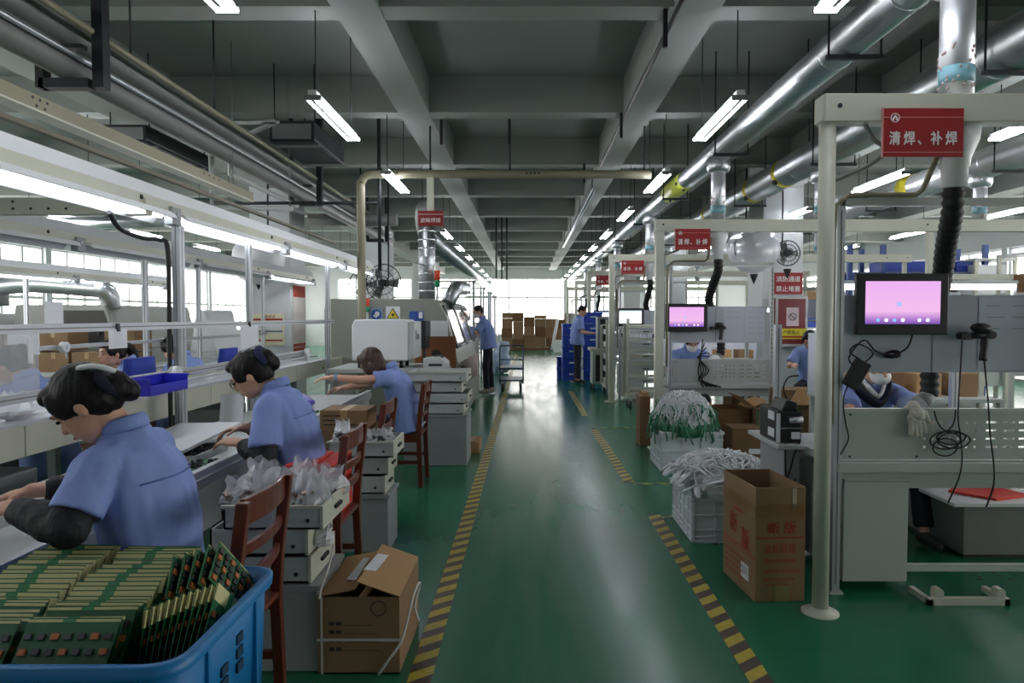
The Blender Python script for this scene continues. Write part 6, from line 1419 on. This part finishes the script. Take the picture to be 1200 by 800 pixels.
# strapped carton by the drawer cabinet
bx = [(-.85, 2.725), (-.515, 2.725), (-.51, 3.18), (-.845, 3.18)]
t, A = open_carton(*bx, .315, 'brown strapped carton with half closed lid flaps beside the nearest drawer cabinet', M_card)
for p, q, hi, nm in ((A[0], A[3], (.155, .03), 'flap'), (A[1], A[2], (-.17, .06), 'flap')):
    u = Vector((0, 0, .315)); a = p + u; b = q + u; o_ = Vector((hi[0], 0, hi[1]))
    MB().prism([a, b, b + o_, a + o_], (0, 0, 0), (0, 0, .005)).build(nm, mat('light_cardboard', (170, 134, 92), .8), t)
MB().prism([A[0] + Vector((.16, .01, .3)), A[0] + Vector((.19, .01, .3)), A[0] + Vector((.24, .3, .33)), A[0] + Vector((.2, .3, .33))], (0, 0, 0), (0, 0, .004)).build('inner_flap', M_cardlight, t)
MB().prism([(-.69, 2.85, .379), (-.64, 2.87, .368), (-.625, 3.06, .368), (-.672, 3.05, .379)], (0, 0, 0), (0, 0, .002)).build('paper_label', M_paper, t)
MB().prism([(-.76, 2.84, .342), (-.715, 2.82, .348), (-.715, 3.08, .348), (-.75, 3.1, .342)], (0, 0, 0), (0, 0, .002)).build('paper_label', M_paper, t)
M_strap = mat('white_strap', (206, 204, 200), .5)
MB().box(-.852, 2.722, .135, -.513, 2.725, .145).build('strap', M_strap, t); MB().box(-.835, 2.722, 0, -.827, 2.725, .32).build('strap', M_strap, t)
MB().tube(catmull([(-.84, 2.72, .31), (-.83, 2.74, .36), (-.82, 2.8, .42), (-.83, 2.9, .47)], 4), .005, 5).build('strap', M_strap, t)
MB().tube(catmull([(-.6, 2.718, .0), (-.56, 2.71, .06), (-.51, 2.715, .13), (-.49, 2.76, .2), (-.475, 2.82, .28), (-.46, 2.87, .315), (-.46, 2.9, .29), (-.475, 2.86, .22), (-.455, 2.85, .16)], 4), .0055, 5).build('strap', M_strap, t)
for i in range(4):
    for k in range(2): MB().box(-.8 + .028 * k, 2.7235, .2 - .035 * i, -.78 + .028 * k, 2.725, .214 - .035 * i).build('print_mark', M_ink, t)
    MB().box(-.74, 2.7235, .2 - .035 * i, -.62 + .01 * i, 2.725, .202 - .035 * i).build('print_line', M_ink, t)
MB().lathe((-.6, 2.7245, .27), [(.028, 0), (.032, 0), (.032, .001), (.028, .001), (.028, 0)], (0, -1, 0), 20, False).build('print_ring', M_ink, t)

# white crates with cable heaps
def vent_crate(x0, y0, x1, y1, h, lab):
    t = thing('plastic_crate', lab, 'crate', ((x0 + x1) / 2, (y0 + y1) / 2, 0)); w = .008
    mb = MB().box(x0, y0, 0, x1, y1, w); mb.box(x0, y0, 0, x0 + w, y1, h); mb.box(x1 - w, y0, 0, x1, y1, h); mb.box(x0, y0, 0, x1, y0 + w, h); mb.box(x0, y1 - w, 0, x1, y1, h); mb.build('crate_walls', M_whitecrate, t)
    rb = MB()
    for z in (.0, .03, .075, h * .5, h * .78, h - .03):
        rb.box(x0 - .008, y0 - .01, z, x1 + .008, y0, z + .012); rb.box(x0 - .01, y0 - .008, z, x0, y1 + .008, z + .012)
    for k in range(4): x = x0 + (x1 - x0 - .012) * k / 3; rb.box(x, y0 - .01, 0, x + .012, y0, h)
    for k in range(6): y = y0 + (y1 - y0 - .012) * k / 5; rb.box(x0 - .01, y, 0, x0, y + .012, h)
    rb.build('ribs', M_whitecrate, t)
    mb = MB()
    for a in ((x0 - .015, y0 - .015, x1 + .015, y0 + .005), (x0 - .015, y1 - .005, x1 + .015, y1 + .015), (x0 - .015, y0, x0 + .005, y1), (x1 - .005, y0, x1 + .015, y1)): mb.box(a[0], a[1], h - .02, a[2], a[3], h)
    mb.build('rim', M_whitecrate, t); return t
def cable_heap(c, rx, ry, z0, hz, lab, seed, paddles=False, fringe=None, name='cable_heap'):
    q = random.Random(seed); t = thing(name, lab, 'cables', (c[0], c[1], z0)); t['kind'] = 'thing'
    mb = MB(); fr = MB(); pd = MB()
    for i in range(300 if not paddles else 260):
        a = q.uniform(0, 2 * PI); s0 = q.uniform(0, .7); a2 = a + q.choice((-1, 1)) * q.uniform(.1, 1.6); e = q.uniform(.7, 1.08); ph = q.uniform(0, 6)
        pts = []
        for k in range(6):
            u = k / 5; r_ = s0 + (e - s0) * u; aa = a + (a2 - a) * u + .12 * math.sin(5 * u + ph)
            z = z0 + hz * (1 - (r_ / 1.12) ** 3) * (.86 + .14 * q.random()) + q.uniform(-.008, .014)
            pts.append((c[0] + rx * r_ * math.cos(aa), c[1] + ry * r_ * math.sin(aa), max(z, z0 - .03)))
        mb.tube(pts, q.uniform(.004, .006), 5)
        end = Vector(pts[-1]); d = (end - Vector(pts[-2])).normalized()
        if fringe is not None and i % 2 == 0:
            p2 = [end, end + d * .05 + Vector((q.uniform(-.02, .02), 0, -.03)), end + d * .08 + Vector((q.uniform(-.02, .02), 0, -.1))]; fr.tube(p2, .007, 5)
        if paddles and i % 3 == 0 and e > .85:
            side = d.cross(Z).normalized(); B = basis(side, d, side.cross(d)); pd.ell(end + d * .03 + Z * .012, (.026, .06, .008), B, 10, 6)
    mb.ell((c[0], c[1], z0), (rx * .92, ry * .92, hz * .75), None, 18, 8)
    mb.build('cable_strands', M_whitecable, t, kind='stuff')
    if fringe is not None: fr.ell((c[0], c[1], z0 + .0), (rx * 1.02, ry * 1.02, hz * .35), None, 18, 8); fr.build('cable_fringe', fringe, t, kind='stuff')
    if paddles: pd.build('plug_ends', M_whitecrate, t, kind='stuff')
    return t
vent_crate(1.07, 4.34, 1.5, 4.92, .34, 'white ribbed plastic crate behind the tall printed carton')
cable_heap((1.33, 4.62), .36, .38, .33, .2, 'heap of white cables with flat plug ends filling the nearer white crate', 11, paddles=True)
vent_crate(1.27, 6.37, 1.84, 6.9, .37, 'white ribbed plastic crate before the second station frame')
cable_heap((1.53, 6.62), .31, .29, .37, .36, 'dome of white cables with green ends heaped in the farther white crate', 12, fringe=M_greencable)
t, A = open_carton((2.33, 6.86), (2.82, 6.86), (2.82, 7.3), (2.33, 7.3), .52, 'large open carton with green printed edges under the second station', M_card, ((3, .22, 35), (1, .2, 60), (0, .18, 20)))
MB().box(2.325, 6.857, 0, 2.345, 6.86, .52).build('green_edge', mat('green_ink', (58, 108, 66), .8), t); MB().tube([(2.34 + .33 * (1 - math.cos(a)), 6.857, .18 + .32 * math.sin(a)) for a in [PI / 2 * k / 8 for k in range(9)]], .008, 4, flat=(1, .2)).build('green_arc', MATS['green_ink'], t)
for i in range(3):
    for k in range(2): MB().box(2.66 + .04 * i, 6.857, .36 + .045 * k, 2.69 + .04 * i, 6.86, .395 + .045 * k).build('print_mark', M_ink, t)
open_carton((1.98, 7.0), (2.3, 7.0), (2.3, 7.4), (1.98, 7.4), .5, 'open dark carton between the dome of cables and the large green-edged carton', M_carddark, ((1, .2, 25), (3, .2, 30)))
carton(1.97, 6.5, 0, 2.27, 6.8, .385, 'small dark carton with a white label beside the farther white crate', M_carddark, label_=True, tape_=False)
carton(2.6, 8.6, .0, 2.95, 9.0, .78, 'brown carton stack end behind the perforated post', M_carddark, tape_=False)
carton(2.75, 7.35, .0, 3.2, 7.7, .66, 'open topped carton half hidden by the round post', M_card, tape_=False)
t = thing('garbage_bag', 'black plastic bag slumped under the second station desk', 'bag', (1.95, 7.6, 0)); mb = MB(); mb.ell((1.98, 7.75, .25), (.2, .16, .28)); mb.ell((2.0, 7.72, .5), (.1, .1, .1)); remesh(mb, 'bag_film', M_black, t, .015, 2, fold=.03)
t = thing('paper_roll', 'brown wrapped tall package beside the second square post', 'package', (1.33, 7.75, 0)); MB().box(1.27, 7.6, 0, 1.385, 7.9, .56).build('wrapper', mat('kraft_wrap', (122, 86, 60), .6, bump=.2, bscale=12), t, bevel=.006); MB().box(1.3, 7.65, .56, 1.37, 7.85, .6).build('folded_top', M_cardlight, t)

# blue crate of circuit boards on a stool, nearest the camera
t = thing('wooden_stool', 'wooden stool under the blue crate of circuit boards', 'stool', (-1.08, 1.7, 0))
MB().box(-1.38, 1.5, .37, -.8, 1.95, .4).build('seat', M_wood, t)
for x in (-1.34, -.84):
    for y in (1.54, 1.91): MB().box(x - .02, y - .02, 0, x + .02, y + .02, .37).build('leg', M_wood, t)
t = thing('plastic_crate', 'blue plastic crate full of green circuit boards nearest the camera', 'crate', (-1.08, 1.7, .4))
def rrect(x0, y0, x1, y1, r, z, n=6):
    out = []
    for cx, cy, a0 in ((x1 - r, y0 + r, -90), (x1 - r, y1 - r, 0), (x0 + r, y1 - r, 90), (x0 + r, y0 + r, 180)):
        for k in range(n + 1): a = rad(a0 + 90 * k / n); out.append(Vector((cx + r * math.cos(a), cy + r * math.sin(a), z)))
    return out
cx0, cy0, cx1, cy1 = -1.47, 1.42, -.745, 1.98
mb = MB(); mb.rings([rrect(cx0 + .012, cy0 + .012, cx1 - .012, cy1 - .012, .065, .4), rrect(cx0, cy0, cx1, cy1, .07, .71), rrect(cx0 + .008, cy0 + .008, cx1 - .008, cy1 - .008, .065, .71), rrect(cx0 + .02, cy0 + .02, cx1 - .02, cy1 - .02, .055, .41)], True, True)
mb.build('crate_walls', M_bluecrate, t)
mb = MB(); mb.rings([rrect(cx0 - .016, cy0 - .016, cx1 + .016, cy1 + .016, .08, .685), rrect(cx0 - .018, cy0 - .018, cx1 + .018, cy1 + .018, .08, .712), rrect(cx0 - .002, cy0 - .002, cx1 + .002, cy1 + .002, .07, .716), rrect(cx0 - .002, cy0 - .002, cx1 + .002, cy1 + .002, .07, .685), rrect(cx0 - .016, cy0 - .016, cx1 + .016, cy1 + .016, .08, .685)], True, False); mb.build('rim', M_bluecrate, t)
for k in range(2): y = 1.56 + .28 * k; MB().box(cx1 - .02, y, .41, cx1 + .005, y + .012, .69).build('rib', M_bluecrate, t)
for k in range(6): x = -1.38 + .11 * k; MB().box(x, cy0 - .005, .41, x + .012, cy0 + .02, .69).build('rib', M_bluecrate, t)
M_fade = mat('dark_crate_print', (16, 56, 84), .6)
for y, z, h in ((1.55, .5, .09), (1.64, .5, .1), (1.73, .53, .11)): 
    for k in range(3): MB().box(cx1 - .008, y, z + h * k / 3, cx1 + .001, y + .035, z + h * (k + .7) / 3).build('print_mark', M_fade, t)
MB().box(cx1 - .08 , 1.935, .62, cx1 - .03, 1.94, .68).build('paper_label', mat('worn_label', (170, 120, 120), .6), t)
def pcb_proto(w, h, lab, cut=False, mg=.78):
    """board in the XZ plane, bottom centre at the origin"""
    t = thing('circuit_board', lab, 'circuit board', (0, 0, 0), 'circuit boards in the blue crate')
    MB().box(-w / 2, -.0012, 0, w / 2, .0012, h).build('board', M_pcb, t)
    MB().box(-w / 2, -.0026, h * mg, w / 2, .0026, h - .0035).build('bare_margin', M_pcbedge, t)
    MB().box(-w * .12, -.003, h * mg - .001, w * .02, .003, h - .003).build('green_stripe', mat('solder_mask_stripe', (44, 138, 82), .5), t)
    q = random.Random(3); c = MB(); d = MB()
    for k in range(7):
        for r_ in range(5 if mg > .8 else 4):
            x = -w / 2 + w * (k + .5) / 7; z = h * (.1 + .17 * r_)
            (c if (k + r_) % 3 == 0 else d).box(x - .008, -.007, z - .006, x + .008, -.001, z + .008)
    c.build('orange_components', M_copper, t, kind='stuff'); d.build('dark_components', M_comp, t, kind='stuff'); return t
pA = pcb_proto(.215, .2, 'proto'); pB = pcb_proto(.215, .2, 'proto', mg=.95); pC = pcb_proto(.2, .125, 'proto', mg=.955); nb = [0, 0, 0]
def place(x, y, z, rx, ry, rz, lab, b=0):
    src = (pA, pB, pC)[b]; o = src if nb[b] == 0 else dup(src); nb[b] += 1; o['label'] = lab; o.location = (x, y, z); o.rotation_euler = Euler((rx, ry, rz), 'XYZ')
for col, (xc, wd) in enumerate(((-1.31, 1), (-1.065, 1))):
    for i in range(21):
        u = i / 20; y = 1.47 + .021 * i; tl = rad(-42 + 12 * u + R.uniform(-3, 3))
        place(xc + R.uniform(-.008, .008), y, .575 + .03 * u + R.uniform(-.006, .008), tl, 0, R.uniform(-.03, .03), 'board leaning in the blue crate, %s from the camera in the %s' % (nth(i) if i < 20 else 'last', ('bench column', 'second column')[col]), b=int(i < 6))
for i in range(11):
    place(-.925 + .0135 * i, 1.68, .52 + .003 * i, 0, rad(16 + 2.4 * i), rad(90), 'green circuit board set lengthwise in the blue crate, %s from the bench' % nth(i))
for i in range(5):
    place(-.89 + .02 * i, 1.79 + .01 * i, .665 + .004 * i, rad(-30), rad(40 + 3 * i), rad(62), 'circuit board with orange parts tilted over the blue crate corner, %s from the bench' % nth(i), b=2)

# hand cart
t = thing('hand_cart', 'blue-grey steel platform cart with four black casters in the aisle', 'cart', (-.3, 13.9, 0)); M_cart = mat('cart_steel', (70, 92, 112), .4, .3)
MB().box(-.55, 13.5, .4, -.05, 14.3, .44).build('upper_deck', M_cart, t); MB().box(-.55, 13.5, .17, -.05, 14.3, .2).build('lower_frame', M_cart, t)
for y in (13.52,): MB().tube(catmull([(-.53, y, .12), (-.53, y, .8), (-.5, y, .87), (-.44, y, .88), (-.16, y, .88), (-.1, y, .87), (-.07, y, .8), (-.07, y, .12)], 3), .016, 8).build('handle_loop', M_cart, t); MB().cyl((-.53, y, .6), (-.07, y, .6), .012, seg=8).build('cross_rail', M_cart, t)
for x in (-.48, -.12):
    for y in (13.55, 14.25): w_ = MB().cyl((x - .02, y, .06), (x + .02, y, .06), .06, seg=16).build('caster', M_black, t); MB().cyl((x - .024, y, .06), (x + .024, y, .06), .028, seg=12).build('hub', M_lgrey, w_); MB().box(x - .03, y - .02, .06, x + .03, y + .02, .17).build('fork', M_galv, w_)
# blue crate stacks
for st, (x, y, n_) in enumerate(((.82, 15.5, 5), (1.3, 15.55, 6), (.72, 15.95, 2))):
    for k in range(n_):
        o = MB().box(x, y, .26 * k, x + .42, y + .35, .26 * k + .24); o.box(x - .012, y - .012, .26 * k + .21, x + .432, y + .362, .26 * k + .25)
        t = thing('turnover_box', 'royal blue plastic box, %s from the floor in the %s stack behind the standing man' % (nth(k), ('near', 'tall', 'low')[st]), 'box', (x + .21, y + .17, .26 * k), 'blue boxes behind the standing man')
        o.build('box_body', M_navybox, t); MB().box(x + .15, y - .014, .26 * k + .13, x + .27, y - .001, .26 * k + .16).build('handle_slot', M_white, t)
# far cartons
rowsX = [(-1.08, (.42, .4, .44, .26)), (-.6, (.36, .42, .34, .4)), (-.12, (.48, .42, .42)), (.36, (.45, .43, .36, .16)), (.84, (.4, .44, .4)), (1.32, (.4, .42, .4))]
for i, (x, hs) in enumerate(rowsX):
    z = .12
    for k, h in enumerate(hs):
        carton(x + R.uniform(-.02, .02), 29.8 + R.uniform(-.05, .05), z, x + .47, 30.3, z + h - .004, 'far end carton, %s stack from the assembly line, %s up' % (nth(i), nth(k)), [M_card, M_card, M_carddark][(i * 2 + k * 5) % 3], 'far end cartons', tape_=False); z += h
t = thing('pallet', 'dark wooden pallet under the far cartons', 'pallet', (.3, 30, 0))
for y in (29.75, 30.0, 30.3): MB().box(-1.1, y - .05, 0, 1.85, y + .05, .09).build('bearer', M_carddark, t)
for k in range(7): MB().box(-1.1 + .43 * k, 29.7, .09, -.9 + .43 * k, 30.36, .118).build('deck_board', M_carddark, t)
carton(1.62, 28.6, 0, 2.2, 29.1, 1.6, 'tall brown carton standing beside the far stacks', M_carddark, tape_=False)
t = thing('leaning_tube', 'white tube leaning against the far cartons', 'tube', (1.2, 29.3, 0)); MB().cyl((1.1, 29.4, .02), (1.35, 29.6, 1.35), .07, seg=12).build('tube_wall', M_white, t)
tag(MB().box(1.1, 27.5, 0, 1.5, 27.9, .5).build('white_bin', M_white, None, bevel=.02), 'white plastic bin on the floor before the far cartons', 'bin')
t = thing('plastic_bag', 'pale blue bag of waste beyond the hand cart', 'bag', (-.75, 17.5, 0)); mb = MB(); mb.ell((-.7, 17.5, .3), (.3, .25, .33)); mb.ell((-.6, 17.5, .65), (.16, .16, .2)); remesh(mb, 'bag_film', mat('pale_blue_film', (180, 196, 220), .4), t, .03, 2, fold=.05)
# cabinet with dark door beyond the tray rack
t = thing('test_cabinet', 'grey test cabinet with a dark glass door beyond the wheeled tray rack', 'cabinet', (1.5, 13.5, 0)); MB().box(1.3, 13.4, .12, 1.75, 13.9, .78).build('cabinet_body', M_lgrey, t); MB().box(1.36, 13.385, .18, 1.62, 13.4, .7).build('door', M_black, t); MB().box(1.25, 13.35, .78, 1.8, 13.95, .83).build('top_panel', M_cream, t)
for x in (1.33, 1.72): MB().cyl((x, 13.45, 0), (x, 13.45, .12), .02, seg=8).build('foot', M_black, t); MB().cyl((x, 13.85, 0), (x, 13.85, .12), .02, seg=8).build('foot', M_black, t)
t = thing('test_tower', 'upright dark fronted test tower beside the third station', 'equipment', (1.5, 13.5, .83)); MB().box(1.4, 13.45, .83, 1.75, 13.8, 1.45).build('tower_body', M_grey, t); MB().box(1.45, 13.44, .88, 1.62, 13.45, 1.4).build('door', M_black, t)
# lines of the far hall on the assembly side: benches and posts
for i, y in enumerate((14.2, 17.5, 21.0, 24.5)):
    t = thing('far_bench', 'far assembly bench past the oven, %s along the hall' % nth(i), 'bench', (-1.6, y, 0), 'far assembly benches')
    MB().box(-2.2, y, .72, -1.05, y + 2.4, .76).build('bench_top', M_lgrey, t)
    for x in (-2.15, -1.1):
        for yy in (y + .05, y + 2.35): MB().box(x - .025, yy - .025, 0, x + .025, yy + .025, 2.2 if x > -2 else .72).build('post', M_alu, t)
    MB().box(-2.2, y, 2.16, -1.05, y + .05, 2.2).build('cross_bar', M_cream, t); MB().box(-1.12, y, 2.16, -1.08, y + 2.4, 2.2).build('top_rail', M_cream, t)
    MB().box(-2.1, y + .2, .76, -1.4, y + 1.8, 1.25).build('equipment_block', (M_bluesteel, M_lgrey, M_grey, M_lgrey)[i], t, bevel=.02)
bpy.data.scenes.remove(_scr)
